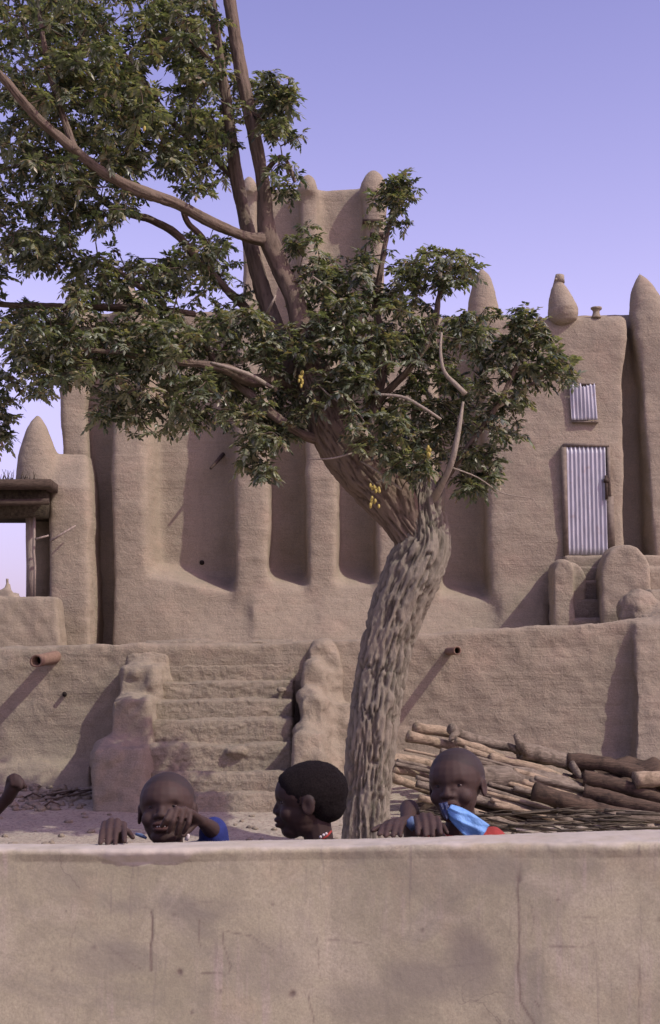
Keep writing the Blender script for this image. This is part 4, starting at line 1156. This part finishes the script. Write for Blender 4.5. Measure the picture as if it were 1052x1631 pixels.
for line, w, amt in MARKS:
    q = [P(x, y, 3.49) for x, y in line]
    for a, b in zip(q[:-1], q[1:]):
        A = np.array([a.x, a.z]); B = np.array([b.x, b.z]); ab = B - A
        t = np.clip(((pt - A) @ ab) / (ab @ ab), 0, 1)
        dd_ = np.linalg.norm(pt - (A + t[:, None] * ab), axis=1)
        crack[idx] = np.maximum(crack[idx], amt * np.exp(-(dd_ / w) ** 2))
for (x, y, r, amt) in ((284, 1551, .007, 1), (466, 1587, .008, 1), (674, 1480, .004, .7), (434, 1441, .004, .6), (350, 1583, .004, .6), (824, 1400, .007, .8), (885, 1429, .004, .6), (277, 1460, .004, .6), (145, 1513, .006, .5), (304, 1618, .004, .8), (78, 1550, .004, .5)):
    q = P(x, y, 3.49)
    crack[idx] = np.maximum(crack[idx], amt * np.exp(-(np.linalg.norm(pt - np.array([q.x, q.z]), axis=1) / r) ** 2))
damp = np.zeros(len(V))
for (x, y, rx, ry, amt) in ((745, 1530, .07, .10, .55), (690, 1560, .13, .06, .4), (780, 1380, .10, .04, .3), (420, 1540, .12, .09, .25), (930, 1382, .12, .02, .35), (160, 1530, .1, .05, .2), (600, 1600, .15, .05, .25), (300, 1450, .2, .03, .2)):
    q = P(x, y, 3.49); n_ = fbm(V[idx], 9, 4, 77) * .9
    e = ((pt[:, 0] - q.x) / rx) ** 2 + ((pt[:, 1] - q.z) / ry) ** 2 + n_
    damp[idx] = np.maximum(damp[idx], min(.8, amt * 1.5) * np.clip(1.15 - e, 0, 1))
V[:, 1] += np.clip(crack - .55, 0, 1) * .006
me = qmesh('boundary_wall', V, F)
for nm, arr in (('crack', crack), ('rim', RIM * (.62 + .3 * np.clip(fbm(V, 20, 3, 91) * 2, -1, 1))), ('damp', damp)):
    at = me.attributes.new(nm, 'FLOAT', 'POINT'); at.data.foreach_set('value', arr.astype(np.float32))
o = put('boundary_wall', me, M['parapet'], None)
o['label'] = 'smooth cracked waist high plastered wall in the foreground, children leaning behind it'; o['category'] = 'wall'
def walltop(x, y):
    return float(np.interp(x, FX, FZ)) + 0.0

# ------------------------------------------------------------------ the children
def frame_of(yaw, pitch=0.0, roll=0.0):
    """local x = to the figure's left seen from the front, y = forward, z = up; yaw 0 looks at the camera (-Y)"""
    return Matrix.Rotation(yaw, 3, 'Z') @ Matrix.Rotation(math.pi, 3, 'Z') @ Matrix.Rotation(pitch, 3, 'X') @ Matrix.Rotation(roll, 3, 'Y')
def head_prims(C, h, Rm):
    def q(x, y, z): return C + Rm @ Vector((x * h, y * h, z * h))
    def e(x, y, z, a, b, c, n=16): return ell(q(x, y, z), (a * h, b * h, c * h), Rm, n)
    pr = [e(0, -.07, .13, .36, .45, .37, 24), e(0, .05, .10, .335, .36, .33, 20), e(0, .08, -.1, .295, .29, .33, 20), e(0, .20, -.355, .17, .14, .11), e(0, .05, -.28, .24, .22, .16),
          e(.165, .225, -.135, .12, .11, .11), e(-.165, .225, -.135, .12, .11, .11), e(0, .31, .085, .20, .08, .06),
          capsule(q(0, .33, .04), .035 * h, q(0, .385, -.08), .045 * h), e(0, .395, -.115, .07, .05, .045, 12), e(.065, .365, -.125, .045, .045, .036, 10), e(-.065, .365, -.125, .045, .045, .036, 10),
          e(0, .37, -.222, .13, .06, .04), e(0, .36, -.285, .11, .06, .04), e(0, .30, -.25, .14, .08, .09),
          e(.365, -.05, -.03, .035, .09, .13, 12), e(-.365, -.05, -.03, .035, .09, .13, 12),
          capsule(q(0, -.10, -.2), .19 * h, q(0, -.16, -.62), .185 * h)]
    return pr
def head_shape(V, C, h, Rm):
    """press in eye sockets, mouth line, ear bowls on the finished skin"""
    L = (V - np.array(tuple(C))) @ np.array(Rm) / h
    def dent(p, r, amt, ax):
        nonlocal L
        p = np.array(p)
        d = (L - p) / np.array(r)
        w = np.exp(-(d * d).sum(1))
        L = L + np.array(ax)[None] * (w * amt)[:, None]
    for s in (1, -1):
        dent((s * .145, .33, .015), (.075, .12, .045), -.06, (0, 1, 0))
        dent((s * .40, -.02, -.03), (.05, .05, .07), -.03, (s, 0, 0))
        dent((s * .145, .33, .008), (.06, .1, .012), .012, (0, 1, 0))
    dent((0, .41, -.255), (.12, .06, .011), -.035, (0, 1, 0))
    lip = np.exp(-(((L[:, 0]) / .12) ** 2 + ((L[:, 1] - .4) / .08) ** 2 + ((L[:, 2] + .255) / .05) ** 4))
    n_ = fbm(L, 8, 2, 4) * .03
    line = L[:, 2] - .02 - np.clip(L[:, 1] + .05, 0, 1) * .78 + np.clip(-L[:, 1] - .05, 0, 1) * .6 + n_
    scalp = np.clip(line / .07, 0, 1) * (np.abs(L).max(1) < .62)
    return L * h @ np.array(Rm).T + np.array(tuple(C)), lip, scalp
def finger(root, mid, tip, r=.0068):
    root, mid, tip = Vector(root), Vector(mid), Vector(tip)
    m2 = mid.lerp(tip, .55) + (mid - root.lerp(tip, .5)) * .18
    return [capsule(root, r * 1.1, mid, r, 10), capsule(mid, r, m2, r * .92, 10), capsule(m2, r * .92, tip, r * .82, 10)]
def hand(wrist, knuckles, mids, tips, thumb, r=.0068):
    w = Vector(wrist); pr = []
    for k, m, t in zip(knuckles, mids, tips):
        pr += finger(k, m, t, r)
        pr.append(capsule(w.lerp(Vector(k), .25), .013, k, .0098, 10))
    kk = [Vector(k) for k in knuckles]
    for a, b in zip(kk[:-1], kk[1:]): pr.append(capsule(a.lerp(w, .15), .0085, b.lerp(w, .15), .0085, 8))
    c = sum(kk, Vector()) / len(kk)
    pr.append(capsule(w, .016, w.lerp(c, .6), .014, 10))
    pr.append(capsule(w.lerp(c, .2), .010, thumb[0], .0085, 10)); pr.append(capsule(thumb[0], .0085, thumb[1], .0068, 10))
    return pr
def child(name, label, C, h, yaw, pitch, roll, skin, hip, shoulders, arms, legs_at, shirt, shirt_mat, trouser_mat, hair=False, cuffs=(.55, .55), group=None, teeth=False, facing=None, sleeve=True):
    root = empty('person', (hip[0], hip[1], 0), label, 'child')
    root['group'] = 'children behind the foreground wall'
    Rm = frame_of(yaw, pitch, roll)
    pr = head_prims(C, h, Rm)
    sL, sR = shoulders
    sh = (sL + sR) / 2
    hipv = Vector(hip)
    pr.append(capsule(C + Rm @ Vector((0, -.12 * h, -.4 * h)), .036, sh + Vector((0, 0, -.01)), .045))
    pr.append(capsule(sL, .038, sR, .038)); 
    pr.append(capsule(sh + Vector((0, 0, -.06)), .085, hipv + Vector((0, 0, .08)), .08, 16)); pr.append(capsule(sL.lerp(sh, .35) + Vector((0, 0, -.04)), .055, hipv + Vector((-.03, 0, .1)), .06)); pr.append(capsule(sR.lerp(sh, .35) + Vector((0, 0, -.04)), .055, hipv + Vector((.03, 0, .1)), .06))
    for k, (kx) in enumerate((-.07, .07)):
        ft = Vector((hip[0] + kx, legs_at, .045)); kn = Vector((hip[0] + kx, (hip[1] + legs_at) / 2 - .05, hip[2] * .52))
        pr.append(capsule(hipv + Vector((kx * .8, 0, 0)), .065, kn, .042)); pr.append(capsule(kn, .042, ft, .026)); pr.append(capsule(ft + Vector((0, .03, -.02)), .024, ft + Vector((0, -.12, -.025)), .018))
    for (s, e, w, hp) in arms:
        pr.append(capsule(s, .036, e, .027)); pr.append(capsule(e, .027, w, .017)); pr += hp
    V, F = remesh(pr, .0034, 3, 0.5)
    V, lip, scalp = head_shape(V, C, h, Rm)
    me = qmesh('body', V, F)
    at = me.attributes.new('lip', 'FLOAT', 'POINT'); at.data.foreach_set('value', lip.astype(np.float32))
    at = me.attributes.new('scalp', 'FLOAT', 'POINT'); at.data.foreach_set('value', scalp.astype(np.float32))
    put('body', me, M[skin], root)
    # eyes
    for s in (1, -1):
        c = C + Rm @ Vector((s * .145 * h, .268 * h, .008 * h))
        e = obj('eye', [ell(c, (.038 * h, .044 * h, .014 * h), Rm, 14)], M['eye'], root)
        c2 = C + Rm @ Vector((s * .145 * h, .308 * h, .006 * h))
        obj('pupil', [ell(c2, (.026 * h, .016 * h, .014 * h), Rm, 12)], M['pupil'], e)
    if teeth:
        obj('teeth', [ell(C + Rm @ Vector((x * h, (.405 - abs(x) * .3) * h, -.252 * h)), (.012 * h, .008 * h, .009 * h), Rm, 8) for x in (-.045, -.015, .015, .045)], M['tooth'], root)
    if hair:
        def q(x, y, z): return C + Rm @ Vector((x * h, y * h, z * h))
        Vh, Fh = remesh([ell(q(0, -.085, .135), (.368 * h, .454 * h, .376 * h), Rm, 28), ell(q(0, -.22, -.05), (.27 * h, .29 * h, .24 * h), Rm, 20), ell(q(0, .04, .16), (.345 * h, .36 * h, .31 * h), Rm, 20)], .005, 4)
        L = (Vh - np.array(tuple(C))) @ np.array(Rm) / h
        # keep the scalp, drop the face side
        cut = L[:, 1] * 1.0 - .17 - np.clip(L[:, 2] - .05, -1, .4) * .75 - fbm(L, 9, 2, 3) * .02
        ear = np.clip(.10 - np.abs(L[:, 1] + .03), 0, 1) * 1.5 * (L[:, 2] < .10)
        drop = np.clip(cut + ear, 0, .12) * 1.2
        L = L - drop[:, None] * L / np.maximum(np.linalg.norm(L, axis=1, keepdims=True), 1e-6)
        L = L + (fbm(L, 22, 3, 5) * .022)[:, None] * L
        Vh = L * h @ np.array(Rm).T + np.array(tuple(C))
        put('hair', qmesh('hair', Vh, Fh), M['hair'], root)
    # shirt follows torso and upper arms
    sp = [capsule(sL + Vector((0, 0, -.008)), .046, sR + Vector((0, 0, -.008)), .046), capsule(sh + Vector((0, 0, -.07)), .098, hipv + Vector((0, 0, .06)), .096, 18),
          capsule(sL.lerp(sh, .3) + Vector((0, 0, -.05)), .062, hipv + Vector((-.03, 0, .06)), .075), capsule(sR.lerp(sh, .3) + Vector((0, 0, -.05)), .062, hipv + Vector((.03, 0, .06)), .075)]
    if sleeve:
        for (s, e, w, hp), cf in zip(arms, cuffs): sp.append(capsule(s, .047, s.lerp(e, cf), .040))
    V, F = remesh(sp, .008, 3)
    V = displace(V, F, [(.010, 14, 3, 5, (1, 1, .6))])
    put('shirt', qmesh('shirt', V, F), M[shirt_mat], root)
    tp = [capsule(hipv + Vector((-.04, 0, .03)), .088, hipv + Vector((.04, 0, .03)), .088)]
    for kx in (-.07, .07):
        kn = Vector((hip[0] + kx, (hip[1] + legs_at) / 2 - .05, hip[2] * .52)); tp.append(capsule(hipv + Vector((kx * .8, 0, 0)), .078, kn, .062))
    V, F = remesh(tp, .01, 3)
    V = displace(V, F, [(.010, 12, 3, 6, (1, 1, .6))])
    put('shorts', qmesh('shorts', V, F), M[trouser_mat], root)
    return root, Rm

def draped_hand(pxs, kn_y, mid_y, tip_y, Yk, Yt, wrist, thumb_px, r=.0082):
    """fingers hanging over the wall's top; pixel columns of the four fingers"""
    kx, tx = pxs
    K = [P(a, b, Yk) for a, b in zip(kx, kn_y)]
    Mi = [P((a * .45 + c * .55), b, (Yk * .5 + Yt * .5)) for a, c, b in zip(kx, tx, mid_y)]
    T = [P(a, b, Yt) for a, b in zip(tx, tip_y)]
    th = [P(*thumb_px[0]), P(*thumb_px[1])]
    return hand(wrist, K, Mi, T, th, r)

# left boy: looks at the camera, one hand on the wall, the other at his mouth
C1 = P(266, 1291, 3.93)
hx = C1.x
h1 = draped_hand(([167, 176, 187, 197], [160, 172, 184, 199]), [1312, 1308, 1308, 1313], [1324, 1321, 1321, 1324], [1343, 1348, 1347, 1340], 3.70, 3.60,
                 P(190, 1332, 3.79), [(204, 1324, 3.74), (212, 1334, 3.71)])
sL1 = Vector((hx - .125, 3.99, 1.13)); sR1 = Vector((hx + .135, 4.0, 1.14))
e1a = Vector((P(165, 1380, 3.95).x, 3.97, 1.03))
w1a = P(190, 1332, 3.79)
# hand at the mouth: back of the hand up at right, fingers hanging to the lips
w1b = P(324, 1310, 3.86)
K = [P(303, 1293, 3.765), P(293, 1289, 3.755), P(282, 1289, 3.74), P(272, 1293, 3.735)]
Mi = [P(301, 1310, 3.75), P(288, 1309, 3.74), P(276, 1308, 3.725), P(265, 1305, 3.72)]
T = [P(293, 1326, 3.76), P(281, 1328, 3.75), P(269, 1325, 3.74), P(258, 1316, 3.74)]
h1b = hand(w1b, K, Mi, T, [P(302, 1322, 3.81), P(292, 1331, 3.79)], .0080)
e1b = P(341, 1324, 3.97)
p1, R1 = child('p', 'shaven headed boy at the left covering his mouth, other hand on the wall', C1, .218, R(-4), R(13), R(3), 'skin',
               (hx + .0, 4.06, .66), (sL1, sR1), [(sL1, e1a, w1a, h1), (sR1, e1b, w1b, h1b)], 4.08, None, 'navy', 'brown_cloth', teeth=True, cuffs=(.6, 1.02))
# pale collar scrap at his neck
obj('collar', [tube([P(x, y, 3.86) for x, y in ((216, 1328), (226, 1331), (234, 1335))], [.004, .006, .004], 8, flat=.5)], M['check'], p1)
obj('cloth_scrap', [tube([P(x, y, 3.80) for x, y in ((294, 1326), (299, 1331), (297, 1339))], [.006, .008, .006], 8, flat=.6)], M['white'], p1)

# middle child: dark hair, in profile, looking left
C2 = P(489, 1276, 3.98)
sL2 = Vector((C2.x + .0, 4.08, 1.10)); sR2 = Vector((C2.x + .05, 3.93, 1.095))
ea, wa = Vector((C2.x - .02, 4.12, .95)), Vector((C2.x - .12, 4.0, 1.02))
eb, wb = Vector((C2.x + .06, 3.86, .93)), Vector((C2.x - .05, 3.84, .99))
def idle_hand(w, d):
    d = Vector(d).normalized(); s = d.cross(Vector((0, 0, 1))).normalized()
    K = [w + d * .055 + s * o for o in (-.024, -.008, .008, .024)]
    Mi = [k + d * .022 + Vector((0, 0, .004)) for k in K]; T = [k + d * .04 + Vector((0, 0, -.012)) for k in K]
    return hand(w, K, Mi, T, [w + d * .03 - s * .034, w + d * .05 - s * .042])
p2, R2 = child('p', 'child in profile with short black hair looking left, in the middle', C2, .222, R(-94), R(-2), R(0), 'skin_deep',
               (C2.x + .05, 4.05, .62), (sL2, sR2), [(sL2, ea, wa, idle_hand(wa, (-1, -.2, 0))), (sR2, eb, wb, idle_hand(wb, (-1, -.1, 0)))], 4.05, None, 'white', 'brown_cloth', hair=True)
obj('neck_beads', [ell(P(x, y, 3.86), .004, n=8) for x, y in ((511, 1333), (516, 1330), (520, 1328))], M['white'], p2)
obj('neck_cord', [tube([P(512, 1338, 3.88), P(521, 1332, 3.88), P(528, 1324, 3.90)], [.003, .003, .003], 6)], M['red'], p2)

# right boy: turned a little left, arms folded on the wall, a blue bag at his mouth
C3 = P(727, 1252, 3.98)
sL3 = Vector((C3.x - .11, 4.02, 1.172)); sR3 = Vector((C3.x + .10, 4.02, 1.178))
w3a = P(684, 1312, 3.80)
h3a = draped_hand(([664, 674, 685, 697], [666, 678, 690, 702]), [1303, 1299, 1299, 1304], [1312, 1309, 1309, 1312], [1328, 1331, 1331, 1327], 3.79, 3.70,
                  P(688, 1322, 3.86), [(706, 1316, 3.82), (712, 1326, 3.79)])
e3a = P(745, 1390, 3.92)
h3b = draped_hand(([616, 624, 633, 641], [604, 615, 627, 638]), [1312, 1309, 1309, 1312], [1319, 1316, 1316, 1318], [1329, 1332, 1332, 1331], 3.82, 3.72,
                  P(650, 1308, 3.88), [(604, 1318, 3.82), (594, 1323, 3.78)])
e3b = P(652, 1288, 3.99)
w3b = P(648, 1308, 3.89)
p3, R3 = child('p', 'laughing boy at the right with shaven head and red shirt, arms on the wall', C3, .216, R(-24), R(3), R(4), 'skin',
               (C3.x + .0, 4.1, .68), (sL3, sR3), [(sR3, e3a, P(690, 1322, 3.86), h3a), (sL3, e3b, w3b, h3b)], 4.1, None, 'red', 'brown_cloth', teeth=True, sleeve=False)
obj('cuff', [tube([P(650, 1318, 3.84), P(658, 1310, 3.84), P(664, 1316, 3.83)], [.016, .018, .012], 10)], M['check'], p3)
# the bag: a crumpled strip from his lips down to the wall
def strip(path, widths, seed, thick=.004, nw=14):
    A = [Vector(p) for p in path]
    AA = smooth_path([(a.x, a.y, a.z, w) for a, w in zip(A, widths)], .006)
    V = []; F = []
    m = len(AA)
    for side in (0, 1):
        for i in range(m):
            t = Vector(AA[min(i + 1, m - 1)][:3]) - Vector(AA[max(i - 1, 0)][:3]); t.normalize()
            wv = t.cross(Vector((0, -1, 0))).normalized()
            for j in range(nw + 1):
                u = j / nw * 2 - 1
                c = Vector(AA[i][:3]) + wv * u * AA[i][3] + Vector((0, -.016 * math.cos(u * 1.4) + .003 * math.sin(u * 7 + i * .35) + .003 * math.sin(u * 3 - i * .5 + seed) + .002 * math.sin(u * 13 + i * .9) + side * thick, 0))
                V.append(c)
    k = nw + 1; off = m * k
    for i in range(m - 1):
        for j in range(nw):
            a = i * k + j
            F.append((a, a + 1, a + k + 1, a + k)); F.append((off + a, off + a + k, off + a + k + 1, off + a + 1))
        a = i * k; F.append((a, a + k, off + a + k, off + a)); a = i * k + nw; F.append((a, off + a, off + a + k, a + k))
    for j in range(nw):
        F.append((j, off + j, off + j + 1, j + 1)); a = (m - 1) * k + j; F.append((a, a + 1, off + a + 1, off + a))
    return np.array([tuple(v) for v in V]), F
bag = empty('plastic_bag', P(745, 1310, 3.85), 'pale blue plastic bag with dark neck hanging from the right boy\'s mouth', 'bag')
obj('bag_body', strip([P(714, 1287, 3.84), P(728, 1298, 3.83), P(746, 1312, 3.82), P(768, 1330, 3.83)], [.013, .024, .030, .034], 1), M['paleblue'], bag)
obj('bag_neck', strip([P(706, 1278, 3.86), P(709, 1290, 3.845), P(712, 1304, 3.84)], [.012, .011, .006], 2), M['darkblue'], bag)
# a fourth child: only the raised arm and fist reach into the frame
C4 = Vector((-1.22, 4.05, 1.22))
sL4 = Vector((-1.34, 4.08, 1.0)); sR4 = Vector((-1.09, 4.08, 1.0))
w4 = P(12, 1272, 3.95)
e4 = P(-60, 1340, 4.02)
K = [P(16, 1240, 3.93), P(21, 1237, 3.93), P(27, 1238, 3.93), P(32, 1243, 3.93)]
Mi = [P(18, 1238, 3.91), P(24, 1236, 3.91), P(30, 1239, 3.91), P(35, 1245, 3.91)]
T = [P(20, 1250, 3.90), P(25, 1250, 3.90), P(30, 1251, 3.90), P(33, 1254, 3.90)]
h4 = hand(w4, K, Mi, T, [P(33, 1254, 3.92), P(41, 1252, 3.92)], .0085) + [ell(P(23, 1250, 3.925), (.018, .016, .022)), capsule(w4, .019, P(22, 1254, 3.93), .02)]
e4b = Vector((-1.42, 3.98, .85)); w4b = Vector((-1.35, 3.9, .98))
child('p', 'raised dark arm with closed fist at the left edge of the picture', C4, .2, R(20), 0, 0, 'skin_deep', (-1.22, 4.1, .56), (sL4, sR4),
      [(sR4, e4, w4, h4), (sL4, e4b, w4b, idle_hand(w4b, (0, -1, 0)))], 4.1, None, 'brown_cloth', 'brown_cloth', sleeve=False)
